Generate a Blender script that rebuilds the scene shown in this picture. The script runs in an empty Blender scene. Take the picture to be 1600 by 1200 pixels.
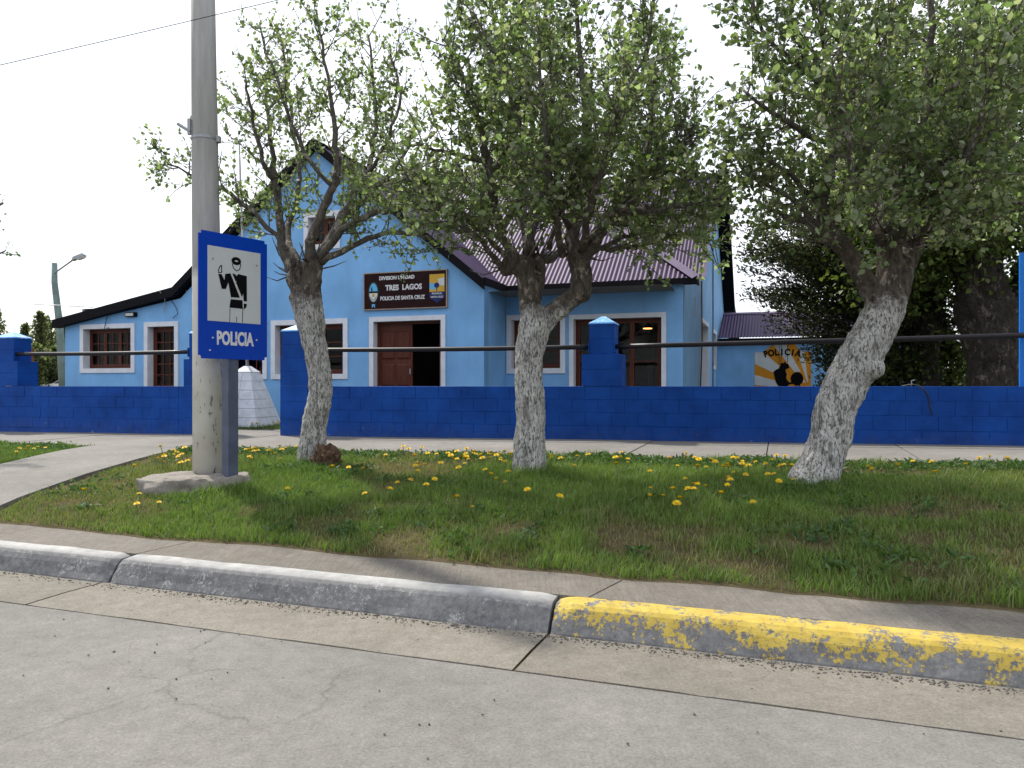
import bpy, bmesh, math, random
import numpy as np
from mathutils import Vector, Matrix

R = math.radians
sc = bpy.context.scene
col = sc.collection
random.seed(7)
rng = np.random.default_rng(11)

# ------------------------------------------------------------------ camera, sky, sun, exposure
cam_d = bpy.data.cameras.new("camera")
cam = bpy.data.objects.new("camera", cam_d)
col.objects.link(cam)
cam.location = (0, 0, 1.35)
cam.rotation_euler = (R(90), 0, 0)
cam_d.sensor_width = 36
cam_d.lens = 27.0
cam_d.shift_y = 3 / 1600
cam_d.clip_start = 0.05
cam_d.clip_end = 3000
sc.camera = cam

SUN_EL, SUN_AZ = 50.0, -41.0          # azimuth measured from +Y towards +X
world = bpy.data.worlds.new("World")
sc.world = world
world.use_nodes = True
wt = world.node_tree
wt.nodes.clear()
w_out = wt.nodes.new("ShaderNodeOutputWorld")
w_bg = wt.nodes.new("ShaderNodeBackground")
w_bg.inputs[1].default_value = 0.11
sky = wt.nodes.new("ShaderNodeTexSky")
sky.sky_type = 'NISHITA'
sky.sun_disc = False
sky.sun_elevation = R(SUN_EL)
sky.sun_rotation = R(SUN_AZ)
sky.dust_density = 2.0
# thin bright high cloud over most of the sky
w_tc = wt.nodes.new("ShaderNodeTexCoord")
w_map = wt.nodes.new("ShaderNodeMapping")
w_map.inputs['Scale'].default_value = (1.0, 1.0, 2.6)
w_n = wt.nodes.new("ShaderNodeTexNoise")
w_n.inputs['Scale'].default_value = 1.7
w_n.inputs['Detail'].default_value = 6
w_n.inputs['Roughness'].default_value = 0.55
w_r = wt.nodes.new("ShaderNodeValToRGB")
w_r.color_ramp.elements[0].position = 0.36
w_r.color_ramp.elements[0].color = (0.30, 0.30, 0.30, 1)
w_r.color_ramp.elements[1].position = 0.56
w_r.color_ramp.elements[1].color = (0.97, 0.97, 0.97, 1)
w_mix = wt.nodes.new("ShaderNodeMixRGB")
w_mix.inputs[2].default_value = (9.0, 9.4, 10.0, 1)
wl = wt.links.new
wl(w_tc.outputs['Generated'], w_map.inputs[0])
wl(w_map.outputs[0], w_n.inputs['Vector'])
wl(w_n.outputs[0], w_r.inputs[0])
wl(w_r.outputs[0], w_mix.inputs[0])
wl(sky.outputs[0], w_mix.inputs[1])
wl(w_mix.outputs[0], w_bg.inputs[0])
wl(w_bg.outputs[0], w_out.inputs[0])

sun_d = bpy.data.lights.new("sun", 'SUN')
sun_d.energy = 4.0
sun_d.angle = R(2.0)
sun_d.color = (1.0, 0.94, 0.85)
sun = bpy.data.objects.new("sun", sun_d)
col.objects.link(sun)
_sd = Vector((math.sin(R(SUN_AZ)) * math.cos(R(SUN_EL)), math.cos(R(SUN_AZ)) * math.cos(R(SUN_EL)), math.sin(R(SUN_EL))))
sun.rotation_euler = _sd.to_track_quat('Z', 'Y').to_euler()
sun.location = (-20, 20, 30)

sc.view_settings.view_transform = 'Standard'
sc.view_settings.look = 'None'
sc.view_settings.gamma = 1
sc.view_settings.use_curve_mapping = False
sc.view_settings.exposure = 0.50
sc.cycles.max_bounces = 5
sc.cycles.diffuse_bounces = 2
sc.cycles.glossy_bounces = 2
sc.cycles.transmission_bounces = 4
sc.cycles.transparent_max_bounces = 6
sc.cycles.caustics_reflective = False
sc.cycles.caustics_refractive = False

# ------------------------------------------------------------------ helpers
def tag(o, label=None, cat=None, group=None, kind=None):
    if label: o['label'] = label
    if cat: o['category'] = cat
    if group: o['group'] = group
    if kind: o['kind'] = kind
    return o

def empty(name, loc=(0, 0, 0), rz=0.0, parent=None):
    o = bpy.data.objects.new(name, None)
    o.empty_display_size = 0.2
    o.location = loc
    o.rotation_euler = (0, 0, rz)
    col.objects.link(o)
    if parent: o.parent = parent
    return o

def obj(name, me, mat=None, parent=None, loc=None, rot=None):
    o = bpy.data.objects.new(name, me)
    if mat is not None and len(me.materials) == 0:
        me.materials.append(mat)
    if loc is not None: o.location = loc
    if rot is not None: o.rotation_euler = rot
    if parent is not None: o.parent = parent
    col.objects.link(o)
    return o

class MB:
    """collects faces; build() links them as one mesh object"""
    def __init__(self, M=None):
        self.v = []; self.f = []; self.m = []; self.M = M
    def add(self, vs, fs, mi=0):
        b = len(self.v)
        if self.M: vs = [self.M(*p) for p in vs]
        self.v += [tuple(p) for p in vs]
        self.f += [tuple(i + b for i in f) for f in fs]
        self.m += [mi] * len(fs)
        return self
    def box(self, x0, x1, y0, y1, z0, z1, mi=0):
        vs = [(x0, y0, z0), (x1, y0, z0), (x1, y1, z0), (x0, y1, z0), (x0, y0, z1), (x1, y0, z1), (x1, y1, z1), (x0, y1, z1)]
        fs = [(3, 2, 1, 0), (4, 5, 6, 7), (0, 1, 5, 4), (1, 2, 6, 5), (2, 3, 7, 6), (3, 0, 4, 7)]
        return self.add(vs, fs, mi)
    def frustum(self, a, za, b, zb, mi=0):
        """a, b = (x0, x1, y0, y1) rectangles at heights za, zb"""
        vs = [(a[0], a[2], za), (a[1], a[2], za), (a[1], a[3], za), (a[0], a[3], za),
              (b[0], b[2], zb), (b[1], b[2], zb), (b[1], b[3], zb), (b[0], b[3], zb)]
        fs = [(3, 2, 1, 0), (4, 5, 6, 7), (0, 1, 5, 4), (1, 2, 6, 5), (2, 3, 7, 6), (3, 0, 4, 7)]
        return self.add(vs, fs, mi)
    def quad(self, a, b, c, d, mi=0):
        return self.add([a, b, c, d], [(0, 1, 2, 3)], mi)
    def poly(self, pts, mi=0):
        return self.add(pts, [tuple(range(len(pts)))], mi)
    def prism(self, pts, t0, t1, mi=0):
        """pts in (x,z), extruded along y from t0 to t1"""
        n = len(pts)
        vs = [(x, t0, z) for x, z in pts] + [(x, t1, z) for x, z in pts]
        fs = [tuple(range(n)), tuple(range(2 * n - 1, n - 1, -1))]
        for i in range(n):
            j = (i + 1) % n
            fs.append((j, i, n + i, n + j))
        return self.add(vs, fs, mi)
    def tube(self, pts, rads, sides=6, caps=True, mi=0):
        pts = [Vector(p) for p in pts]
        n = len(pts)
        vs = []; fs = []
        up = None
        for i, p in enumerate(pts):
            t = (pts[min(i + 1, n - 1)] - pts[max(i - 1, 0)])
            if t.length < 1e-9: t = Vector((0, 0, 1))
            t.normalize()
            if up is None:
                a = Vector((1, 0, 0)) if abs(t.x) < .8 else Vector((0, 1, 0))
                up = (a - t * a.dot(t)).normalized()
            else:
                up = (up - t * up.dot(t))
                up = up.normalized() if up.length > 1e-6 else t.orthogonal().normalized()
            w = t.cross(up)
            r = rads[i] if hasattr(rads, '__len__') else rads
            for k in range(sides):
                a = 2 * math.pi * k / sides
                vs.append(p + (up * math.cos(a) + w * math.sin(a)) * r)
        for i in range(n - 1):
            for k in range(sides):
                k2 = (k + 1) % sides
                fs.append((i * sides + k, i * sides + k2, (i + 1) * sides + k2, (i + 1) * sides + k))
        if caps:
            fs.append(tuple(range(sides - 1, -1, -1)))
            fs.append(tuple((n - 1) * sides + k for k in range(sides)))
        return self.add(vs, fs, mi)
    def lathe(self, prof, c=(0, 0, 0), sides=16, mi=0):
        vs = []; fs = []
        for r, z in prof:
            for k in range(sides):
                a = 2 * math.pi * k / sides
                vs.append((c[0] + r * math.cos(a), c[1] + r * math.sin(a), c[2] + z))
        n = len(prof)
        for i in range(n - 1):
            for k in range(sides):
                k2 = (k + 1) % sides
                fs.append((i * sides + k, i * sides + k2, (i + 1) * sides + k2, (i + 1) * sides + k))
        fs.append(tuple(range(sides - 1, -1, -1)))
        fs.append(tuple((n - 1) * sides + k for k in range(sides)))
        return self.add(vs, fs, mi)
    def mesh(self, name, mats=(), smooth=False):
        me = bpy.data.meshes.new(name)
        me.from_pydata(self.v, [], self.f)
        for m in (mats if isinstance(mats, (list, tuple)) else [mats]):
            me.materials.append(m)
        if any(self.m): me.polygons.foreach_set('material_index', self.m)
        if smooth: me.polygons.foreach_set('use_smooth', [True] * len(me.polygons))
        me.update()
        return me
    def build(self, name, mats, parent=None, smooth=False, loc=None, rot=None):
        return obj(name, self.mesh(name, mats, smooth), None, parent, loc, rot)

def np_mesh(name, V, Fq, mats, smooth=False, colors=None):
    """numpy verts (n,3) and faces (m,k) -> mesh, fast"""
    V = np.asarray(V, dtype=np.float32); Fq = np.asarray(Fq, dtype=np.int32)
    me = bpy.data.meshes.new(name)
    me.vertices.add(len(V)); me.vertices.foreach_set('co', V.ravel())
    k = Fq.shape[1]; m = len(Fq)
    me.loops.add(m * k); me.loops.foreach_set('vertex_index', Fq.ravel())
    me.polygons.add(m)
    me.polygons.foreach_set('loop_start', np.arange(0, m * k, k, dtype=np.int32))
    if smooth: me.polygons.foreach_set('use_smooth', np.ones(m, dtype=bool))
    me.update(calc_edges=True)
    for mt in (mats if isinstance(mats, (list, tuple)) else [mats]): me.materials.append(mt)
    if colors is not None:
        a = me.color_attributes.new('tint', 'FLOAT_COLOR', 'POINT')
        c = np.ones((len(V), 4), dtype=np.float32); c[:, :3] = colors
        a.data.foreach_set('color', c.ravel())
    return me

def chamfer_mesh(name, lx, ly, lz, b, mat, seg=1):
    bm = bmesh.new()
    bmesh.ops.create_cube(bm, size=1)
    bmesh.ops.scale(bm, vec=(lx, ly, lz), verts=bm.verts)
    bmesh.ops.bevel(bm, geom=bm.edges[:], offset=b, segments=seg, affect='EDGES', profile=.5)
    me = bpy.data.meshes.new(name)
    bm.to_mesh(me); bm.free()
    me.materials.append(mat)
    return me

def hash3(i, j, k, s):
    h = (i * 374761393 + j * 668265263 + k * 2147483647 + s * 974711) & 0xFFFFFFFF
    h = ((h ^ (h >> 13)) * 1274126177) & 0xFFFFFFFF
    return ((h ^ (h >> 16)) & 0xFFFF) / 65535.0

def vnoise(p, scale=1.0, seed=0, octaves=3):
    """value noise in 0..1 for points (n,3) or (n,2)"""
    p = np.asarray(p, dtype=np.float64)
    if p.shape[1] == 2: p = np.column_stack([p, np.zeros(len(p))])
    out = np.zeros(len(p)); amp = 1; tot = 0
    sc_ = np.asarray(scale, dtype=np.float64)
    for o in range(octaves):
        q = p * sc_ * (2 ** o) + 37.3 * o + 100
        i = np.floor(q).astype(np.int64); f = q - i
        f = f * f * (3 - 2 * f)
        r = 0
        for dx in (0, 1):
            for dy in (0, 1):
                for dz in (0, 1):
                    w = (f[:, 0] if dx else 1 - f[:, 0]) * (f[:, 1] if dy else 1 - f[:, 1]) * (f[:, 2] if dz else 1 - f[:, 2])
                    r = r + w * hash3(i[:, 0] + dx, i[:, 1] + dy, i[:, 2] + dz, seed + o * 17)
        out += amp * r; tot += amp; amp *= .5
    return out / tot

# ------------------------------------------------------------------ materials
class NT:
    def __init__(self, name):
        self.mat = bpy.data.materials.new(name)
        self.mat.use_nodes = True
        self.t = self.mat.node_tree
        self.b = self.t.nodes['Principled BSDF']
        self.out = self.t.nodes['Material Output']
        self.pos = self.n('ShaderNodeNewGeometry').outputs['Position']
    def n(self, typ, **kw):
        nd = self.t.nodes.new(typ)
        for k, v in kw.items(): setattr(nd, k, v)
        return nd
    def l(self, a, b): self.t.links.new(a, b)
    def objco(self): return self.n('ShaderNodeTexCoord').outputs['Object']
    def mapping(self, vec, scale):
        m = self.n('ShaderNodeMapping'); m.inputs['Scale'].default_value = scale
        self.l(vec, m.inputs[0]); return m.outputs[0]
    def noise(self, scale, detail=5, rough=.6, vec=None, dist=0.0, out_color=False):
        n = self.n('ShaderNodeTexNoise')
        n.inputs['Scale'].default_value = scale; n.inputs['Detail'].default_value = detail
        n.inputs['Roughness'].default_value = rough; n.inputs['Distortion'].default_value = dist
        self.l(vec if vec is not None else self.pos, n.inputs['Vector'])
        return n.outputs[1 if out_color else 0]
    def voronoi(self, scale, vec=None, feature='F1', out='Distance'):
        n = self.n('ShaderNodeTexVoronoi', feature=feature)
        n.inputs['Scale'].default_value = scale
        self.l(vec if vec is not None else self.pos, n.inputs['Vector'])
        return n.outputs[out]
    def ramp(self, fac, p0, p1, c0=(0, 0, 0), c1=(1, 1, 1)):
        r = self.n('ShaderNodeValToRGB')
        e = r.color_ramp.elements
        e[0].position, e[1].position = p0, p1
        e[0].color = (*c0, 1); e[1].color = (*c1, 1)
        self.l(fac, r.inputs[0]); return r.outputs[0]
    def mix(self, fac, a, b, mode='MIX'):
        m = self.n('ShaderNodeMixRGB', blend_type=mode)
        for i, x in ((0, fac), (1, a), (2, b)):
            if isinstance(x, (int, float)): m.inputs[i].default_value = x
            elif isinstance(x, tuple): m.inputs[i].default_value = (*x, 1)
            else: self.l(x, m.inputs[i])
        return m.outputs[0]
    def math(self, op, a, b=0.0, clamp=False):
        m = self.n('ShaderNodeMath', operation=op, use_clamp=clamp)
        for i, x in ((0, a), (1, b)):
            if isinstance(x, (int, float)): m.inputs[i].default_value = x
            else: self.l(x, m.inputs[i])
        return m.outputs[0]
    def z(self, vec=None):
        s = self.n('ShaderNodeSeparateXYZ'); self.l(vec if vec is not None else self.pos, s.inputs[0]); return s.outputs[2]
    def bump(self, h, strength=.3, dist=.01):
        b = self.n('ShaderNodeBump'); b.inputs['Strength'].default_value = strength; b.inputs['Distance'].default_value = dist
        self.l(h, b.inputs['Height']); self.l(b.outputs[0], self.b.inputs['Normal'])
    def base(self, c):
        if isinstance(c, tuple): self.b.inputs['Base Color'].default_value = (*c, 1)
        else: self.l(c, self.b.inputs['Base Color'])
    def rough(self, r):
        if isinstance(r, (int, float)): self.b.inputs['Roughness'].default_value = r
        else: self.l(r, self.b.inputs['Roughness'])

def simple(name, c, rough=.6, var=.25, scale=6, bump=.15, bscale=60, bdist=.003, spec=.22, metal=0.0):
    t = NT(name)
    c2 = tuple(x * (1 - var) for x in c); c1 = tuple(min(1, x * (1 + var * .5)) for x in c)
    t.base(t.ramp(t.noise(scale, 6), .3, .7, c2, c1))
    t.rough(rough); t.b.inputs['Specular IOR Level'].default_value = spec
    t.b.inputs['Metallic'].default_value = metal
    if bump: t.bump(t.noise(bscale, 4), bump, bdist)
    return t.mat

def concrete(name, c, streak=None, speck=.5, stain=(.12, .10, .08), bump=.5, agg_amt=.0, cracks=0.0):
    t = NT(name)
    big = t.ramp(t.noise(.9, 6, .65), .3, .72, tuple(x * .78 for x in c), tuple(x * 1.12 for x in c))
    fine = t.noise(70, 5, .85)
    colr = t.mix(t.ramp(fine, .35, .68), t.mix(1, big, (.60, .59, .58), 'MULTIPLY'), t.mix(1, big, (1.08, 1.08, 1.07), 'MULTIPLY'))
    st = t.ramp(t.noise(2.3, 8, .7, dist=.6), .55, .78)
    colr = t.mix(t.math('MULTIPLY', st, speck), colr, stain)
    mott = t.ramp(t.noise(11, 7, .75), .32, .68, (.80, .795, .79), (1.10, 1.10, 1.09))
    colr = t.mix(1, colr, mott, 'MULTIPLY')
    agg = t.ramp(t.voronoi(62), .10, .26, (1, 1, 1), (0, 0, 0))
    agate = t.ramp(t.noise(3.5, 5, .7), .50 - agg_amt * .4, .66 - agg_amt * .35)
    colr = t.mix(t.math('MULTIPLY', t.math('MULTIPLY', agg, agate), .30 + agg_amt), colr, (.10, .095, .09))
    lagg = t.ramp(t.voronoi(48, out='Distance'), .06, .16, (1, 1, 1), (0, 0, 0))
    colr = t.mix(t.math('MULTIPLY', lagg, .22), colr, tuple(min(1, x * 1.5) for x in c))
    crk = t.ramp(t.voronoi(.42, vec=t.mix(.35, t.pos, t.noise(2.2, 5, out_color=True), 'ADD'), feature='DISTANCE_TO_EDGE'), .0, .0055, (1, 1, 1), (0, 0, 0))
    crg = t.ramp(t.noise(.8, 2), .50, .56)
    colr = t.mix(t.math('MULTIPLY', t.math('MULTIPLY', crk, crg), cracks), colr, (.07, .065, .06))
    grit = t.ramp(t.voronoi(160), .04, .12, (1, 1, 1), (0, 0, 0))
    gate = t.ramp(t.noise(14, 3), .48, .62)
    colr = t.mix(t.math('MULTIPLY', t.math('MULTIPLY', grit, gate), .55), colr, (.05, .048, .045))
    h = fine
    if streak:
        mv = t.n('ShaderNodeMapping'); mv.inputs['Rotation'].default_value = (0, 0, R(streak)); mv.inputs['Scale'].default_value = (110, 4, 4)
        t.l(t.pos, mv.inputs[0])
        sn = t.noise(1.0, 3, .6, vec=mv.outputs[0])
        colr = t.mix(t.ramp(sn, .35, .65), t.mix(1, colr, (.8, .8, .8), 'MULTIPLY'), colr)
        h = t.math('ADD', t.math('MULTIPLY', sn, 1.4), fine)
    t.base(colr); t.rough(.9); t.b.inputs['Specular IOR Level'].default_value = .25
    t.bump(h, bump, .004)
    return t.mat

M = {}
M['road'] = concrete('road_concrete', (.245, .236, .224), speck=.25, bump=.9, cracks=.40)
M['gutter'] = concrete('gutter_concrete', (.265, .245, .212), speck=.4, stain=(.15, .11, .07), bump=.9)
M['gutter_rough'] = concrete('gutter_rough', (.245, .226, .196), speck=.55, stain=(.15, .125, .10), bump=1.0, agg_amt=.45)
M['strip'] = concrete('brushed_concrete', (.235, .215, .19), streak=20, speck=.35, stain=(.16, .11, .075))
M['walk'] = concrete('pavement_concrete', (.25, .238, .222), speck=.3, cracks=.4)
M['path'] = concrete('path_concrete', (.235, .225, .21), speck=.3)
M['lump'] = concrete('pole_footing_concrete', (.30, .275, .25), speck=.6, bump=1.0)

def kerb_mat(name, yellow):
    t = NT(name)
    conc = t.mix(1, t.ramp(t.noise(26, 8, .8), .32, .68, (.085, .087, .095), (.25, .245, .245)), t.ramp(t.noise(3, 5, .7), .3, .7, (.72, .72, .74), (1.1, 1.1, 1.08)), 'MULTIPLY')
    z = t.z()
    n1 = t.noise(7, 8, .72); n2 = t.noise(45, 5, .75)
    m = t.math('ADD', t.math('MULTIPLY', n1, .65), t.math('MULTIPLY', n2, .5))
    if yellow:
        # more paint left on the upper edge, worn through lower down
        lift = t.math('MULTIPLY', t.math('MINIMUM', z, .15), 1.0)
        m2 = t.math('ADD', m, lift)
        mask = t.math('MULTIPLY', t.ramp(m2, .655, .675), t.ramp(t.noise(30, 6, .8), .36, .44))
        paint = t.ramp(t.noise(12, 4), .3, .7, (.40, .28, .04), (.55, .41, .08))
    else:
        top = t.ramp(z, .142, .168)  # sunlit kerb top put into the colour as a pale upper band
        mask = t.math('MAXIMUM', t.math('MULTIPLY', t.ramp(m, .625, .66), t.ramp(t.noise(60, 4, .8), .42, .5)), t.math('MULTIPLY', top, t.ramp(m, .40, .46)))
        paint = t.ramp(t.noise(10, 4), .3, .7, (.26, .26, .255), (.42, .415, .40))
    t.base(t.mix(mask, conc, paint)); t.rough(.85)
    t.bump(t.math('ADD', t.math('MULTIPLY', n2, .6), t.math('MULTIPLY', mask, .25)), .6, .006)
    return t.mat
M['kerb_grey'] = kerb_mat('kerb_worn_white_lit_top', False)
M['kerb_yellow'] = kerb_mat('kerb_worn_yellow', True)

t = NT('soil')
g = t.noise(3.0, 8, .7)
t.base(t.mix(t.ramp(t.noise(40, 5, .8), .35, .7), t.ramp(g, .35, .65, (.055, .042, .026), (.12, .092, .052)), (.14, .115, .06)))
t.rough(1); t.b.inputs['Specular IOR Level'].default_value = .1
t.bump(t.noise(60, 6, .8), .9, .02); M['soil'] = t.mat
t = NT('field')
t.base(t.ramp(t.noise(.6, 8, .7), .35, .65, (.10, .085, .045), (.07, .085, .03))); t.rough(1); M['field'] = t.mat
M['hill'] = simple('hill', (.16, .155, .15), .95, .3, .02, 0)

def plaster(name, c, dirt=.25):
    t = NT(name)
    a = t.ramp(t.noise(1.3, 6, .6), .3, .7, tuple(x * .86 for x in c), tuple(min(1, x * 1.08 + .012) for x in c))
    mv = t.mapping(t.pos, (5, 5, .7))
    st = t.ramp(t.noise(1.0, 6, .65, vec=mv), .5, .8)
    a = t.mix(t.math('MULTIPLY', st, dirt), a, tuple(x * .6 + .05 for x in c))
    # flaked paint low on the wall
    zf = t.ramp(t.z(), .7, 1.15, (1, 1, 1), (0, 0, 0))
    fl = t.math('MULTIPLY', zf, t.ramp(t.noise(9, 6, .7), .62, .66))
    a = t.mix(fl, a, (.42, .43, .42))
    t.base(a); t.rough(.8); t.b.inputs['Specular IOR Level'].default_value = .2
    t.bump(t.noise(35, 6, .7), .25, .006)
    return t.mat
M['blue'] = plaster('sky_blue_plaster', (.195, .42, .73), .5)
M['blue_side'] = plaster('pale_blue_plaster', (.22, .43, .70), .2)  # slightly greyer blue, less streaked than the front walls

t = NT('navy_paint')
a = t.ramp(t.noise(2.2, 6, .65), .3, .7, (.003, .038, .205), (.008, .070, .345))
fl1 = t.ramp(t.noise(17, 7, .75), .70, .715)
dirt_ = t.math('MULTIPLY', t.ramp(t.math('ADD', t.z(), t.math('MULTIPLY', t.noise(2.5, 6, .7), .35)), .70, .95, (1, 1, 1), (0, 0, 0)), t.ramp(t.noise(9, 6, .7), .35, .75))
a = t.mix(t.math('MULTIPLY', dirt_, .35), a, (.10, .10, .12))
fl2 = t.math('MULTIPLY', t.ramp(t.z(), .56, .70, (1, 1, 1), (0, 0, 0)), t.ramp(t.noise(6, 7, .75), .64, .67))
a = t.mix(t.math('MAXIMUM', fl1, fl2), a, t.ramp(t.noise(30, 3), .4, .6, (.30, .30, .31), (.20, .14, .10)))
t.base(a); t.rough(.6); t.b.inputs['Specular IOR Level'].default_value = .12
t.bump(t.math('ADD', t.noise(16, 6, .65), t.math('MULTIPLY', t.noise(70, 3), .3)), .55, .012)
M['navy'] = t.mat
t = NT('cap_paint')
t.base(t.mix(t.ramp(t.noise(14, 6, .7), .55, .62), (.10, .33, .75), (.60, .62, .66))); t.rough(.6); t.bump(t.noise(30, 5), .4, .008)
M['cap'] = t.mat
M['white'] = simple('white_trim_paint', (.66, .68, .74), .6, .12, 5, .12)
M['block_white'] = simple('whitewashed_block', (.68, .70, .74), .8, .2, 8, .5, 40, .006)
M['black'] = simple('black_fascia', (.006, .0055, .008), .7, .3, 4, .15, spec=.1)
t = NT('purple_roof')
t.base(t.ramp(t.noise(1.6, 6, .65), .3, .75, (.030, .0135, .052), (.052, .025, .080))); t.rough(.55)
t.b.inputs['Specular IOR Level'].default_value = .2
t.bump(t.noise(25, 4), .08, .004); M['roof'] = t.mat
t = NT('roof_flashing')
t.base(t.ramp(t.noise(3, 5), .3, .7, (.085, .058, .115), (.12, .085, .155))); t.rough(.55); M['flash'] = t.mat
t = NT('brown_wood')
mv = t.mapping(t.pos, (12, 12, 1.2))
t.base(t.ramp(t.noise(2.0, 6, .6, vec=mv), .3, .7, (.060, .014, .008), (.11, .030, .016))); t.rough(.5); t.b.inputs['Specular IOR Level'].default_value = .2; t.bump(t.noise(6, 5, vec=mv), .2, .003)
M['wood'] = t.mat
t = NT('window_glass')
t.b.inputs['Transmission Weight'].default_value = 1.0
t.base((.82, .86, .86)); t.rough(.03); t.b.inputs['IOR'].default_value = 1.18; M['glass'] = t.mat
M['room'] = simple('room_plaster', (.24, .22, .20), .85, .2, 2, 0)
M['room_dark'] = simple('room_furniture', (.05, .04, .035), .6, .3, 3, 0)
M['pipe'] = simple('black_rail_paint', (.012, .010, .014), .42, .3, 8, .15, 50, spec=.3)
M['steel'] = simple('galvanised_steel', (.30, .31, .32), .45, .2, 10, .1, metal=.6)
M['post'] = simple('grey_post_paint', (.085, .10, .15), .5, .25, 6, .2)
M['cable'] = simple('cable_rubber', (.02, .02, .022), .6, .2, 5, 0)
M['cable_pale'] = simple('cable_pale', (.35, .34, .32), .6, .2, 5, 0)
M['lampglass'] = simple('lamp_lens', (.55, .56, .55), .25, .1, 5, 0)
M['sign_blue'] = simple('sign_blue', (.001, .045, .40), .4, .06, 3, .03, spec=.15)
M['sign_white'] = simple('sign_white', (.50, .52, .53), .4, .06, 3, .03)
M['ink'] = simple('sign_black', (.003, .003, .004), .6, .1, 5, 0, spec=.08)
M['letter'] = simple('letter_white', (.62, .62, .64), .5, .08, 5, 0)
M['board'] = simple('maroon_board', (.020, .0055, .0065), .6, .3, 6, .15, spec=.1)
M['board_edge'] = simple('board_edge_wood', (.35, .26, .19), .6, .2, 9, .1)
M['sky_blue'] = simple('emblem_blue', (.12, .42, .70), .5, .1, 5, 0)
M['gold'] = simple('emblem_gold', (.55, .34, .04), .5, .1, 5, 0)
M['navy_ink'] = simple('emblem_navy', (.008, .02, .11), .5, .1, 5, 0)
M['leafgreen'] = simple('emblem_green', (.015, .045, .035), .5, .2, 5, 0)
M['orange'] = simple('mural_orange', (.60, .24, .015), .7, .15, 6, .1)
M['mural_white'] = simple('mural_white', (.55, .57, .58), .7, .1, 6, .1)
M['brick'] = simple('red_brick', (.26, .055, .025), .85, .3, 12, .4, 50, .005)
M['carwhite'] = simple('white_car_paint', (.70, .71, .72), .25, .03, 3, 0)
M['cardark'] = simple('dark_car_paint', (.015, .015, .018), .25, .05, 3, 0)
M['carglass'] = simple('car_glass', (.015, .018, .02), .08, .05, 3, 0)
M['tyre'] = simple('tyre', (.02, .02, .02), .8, .1, 3, 0)
M['pole_far'] = simple('weathered_pole', (.19, .25, .24), .85, .3, 4, .3, 20, .01)
t = NT('lit_bulb')
t.b.inputs['Emission Color'].default_value = (1.0, .42, .12, 1); t.b.inputs['Emission Strength'].default_value = 3.0
M['bulb'] = t.mat
t = NT('concrete_pole')
oz = t.z()
raw = t.ramp(t.noise(1.0, 7, .7, vec=t.mapping(t.pos, (9, 9, 1.1))), .3, .72, (.24, .235, .225), (.38, .37, .36))
fl = t.math('ADD', t.math('MULTIPLY', t.noise(1.0, 7, .75, vec=t.mapping(t.pos, (15, 15, 5))), 1.0), 0)
painted = t.mix(t.ramp(fl, .585, .61), t.ramp(t.noise(3, 4), .3, .7, (.50, .48, .42), (.62, .61, .57)), (.16, .155, .15))
edge = t.ramp(t.math('ADD', oz, t.math('MULTIPLY', t.noise(12, 4), .12)), .2, .9)
mr = t.n('ShaderNodeMapRange'); mr.inputs[1].default_value = 2.50; mr.inputs[2].default_value = 2.58
t.l(t.math('ADD', oz, t.math('MULTIPLY', t.noise(12, 4), .12)), mr.inputs[0])
t.base(t.mix(mr.outputs[0], painted, raw)); t.rough(.9); t.bump(t.noise(40, 6, .7), .4, .005); M['pole'] = t.mat

def bark_mat(name, wash_top, wash=True, dark=(.035, .027, .022), mid=(.135, .115, .096)):
    t = NT(name)
    mv = t.mapping(t.pos, (14, 14, 4.5))
    n = t.noise(1.6, 7, .7, vec=mv, dist=.8)
    raw = t.mix(t.math('MULTIPLY', t.ramp(t.noise(1.0, 6, .75, vec=t.mapping(t.pos, (9, 9, 5))), .56, .62), .75), t.ramp(n, .35, .66, dark, mid), tuple(min(1, x * 2.6) for x in mid))
    h = n
    if wash:
        fine = t.noise(4.6, 6, .72, vec=mv, dist=.5)
        crk = t.ramp(fine, .41, .52)
        wide = t.ramp(t.noise(1.0, 5, .7, vec=t.mapping(t.pos, (13, 13, 2.6)), dist=1.2), .40, .47)
        crk = t.math('MULTIPLY', crk, t.math('ADD', t.math('MULTIPLY', wide, .65), .35))
        white = t.mix(crk, (.085, .078, .070), t.ramp(t.noise(9, 4), .3, .7, (.36, .35, .335), (.60, .59, .57)))
        mr = t.n('ShaderNodeMapRange'); mr.inputs[1].default_value = wash_top - .05; mr.inputs[2].default_value = wash_top + .12
        t.l(t.math('ADD', t.z(), t.math('MULTIPLY', t.math('SUBTRACT', t.noise(11, 5, .7), .5), .6)), mr.inputs[0])
        t.base(t.mix(mr.outputs[0], white, raw))
        h = t.math('ADD', n, t.math('MULTIPLY', fine, .7))
    else:
        t.base(raw)
    t.rough(.92); t.b.inputs['Specular IOR Level'].default_value = .2
    t.bump(h, .85, .018)
    return t.mat
M['branch'] = bark_mat('branch_bark', 0, False, (.045, .038, .033), (.155, .138, .12))
M['bark_dark'] = bark_mat('old_dark_bark', 0, False, (.014, .012, .010), (.06, .05, .042))

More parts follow.
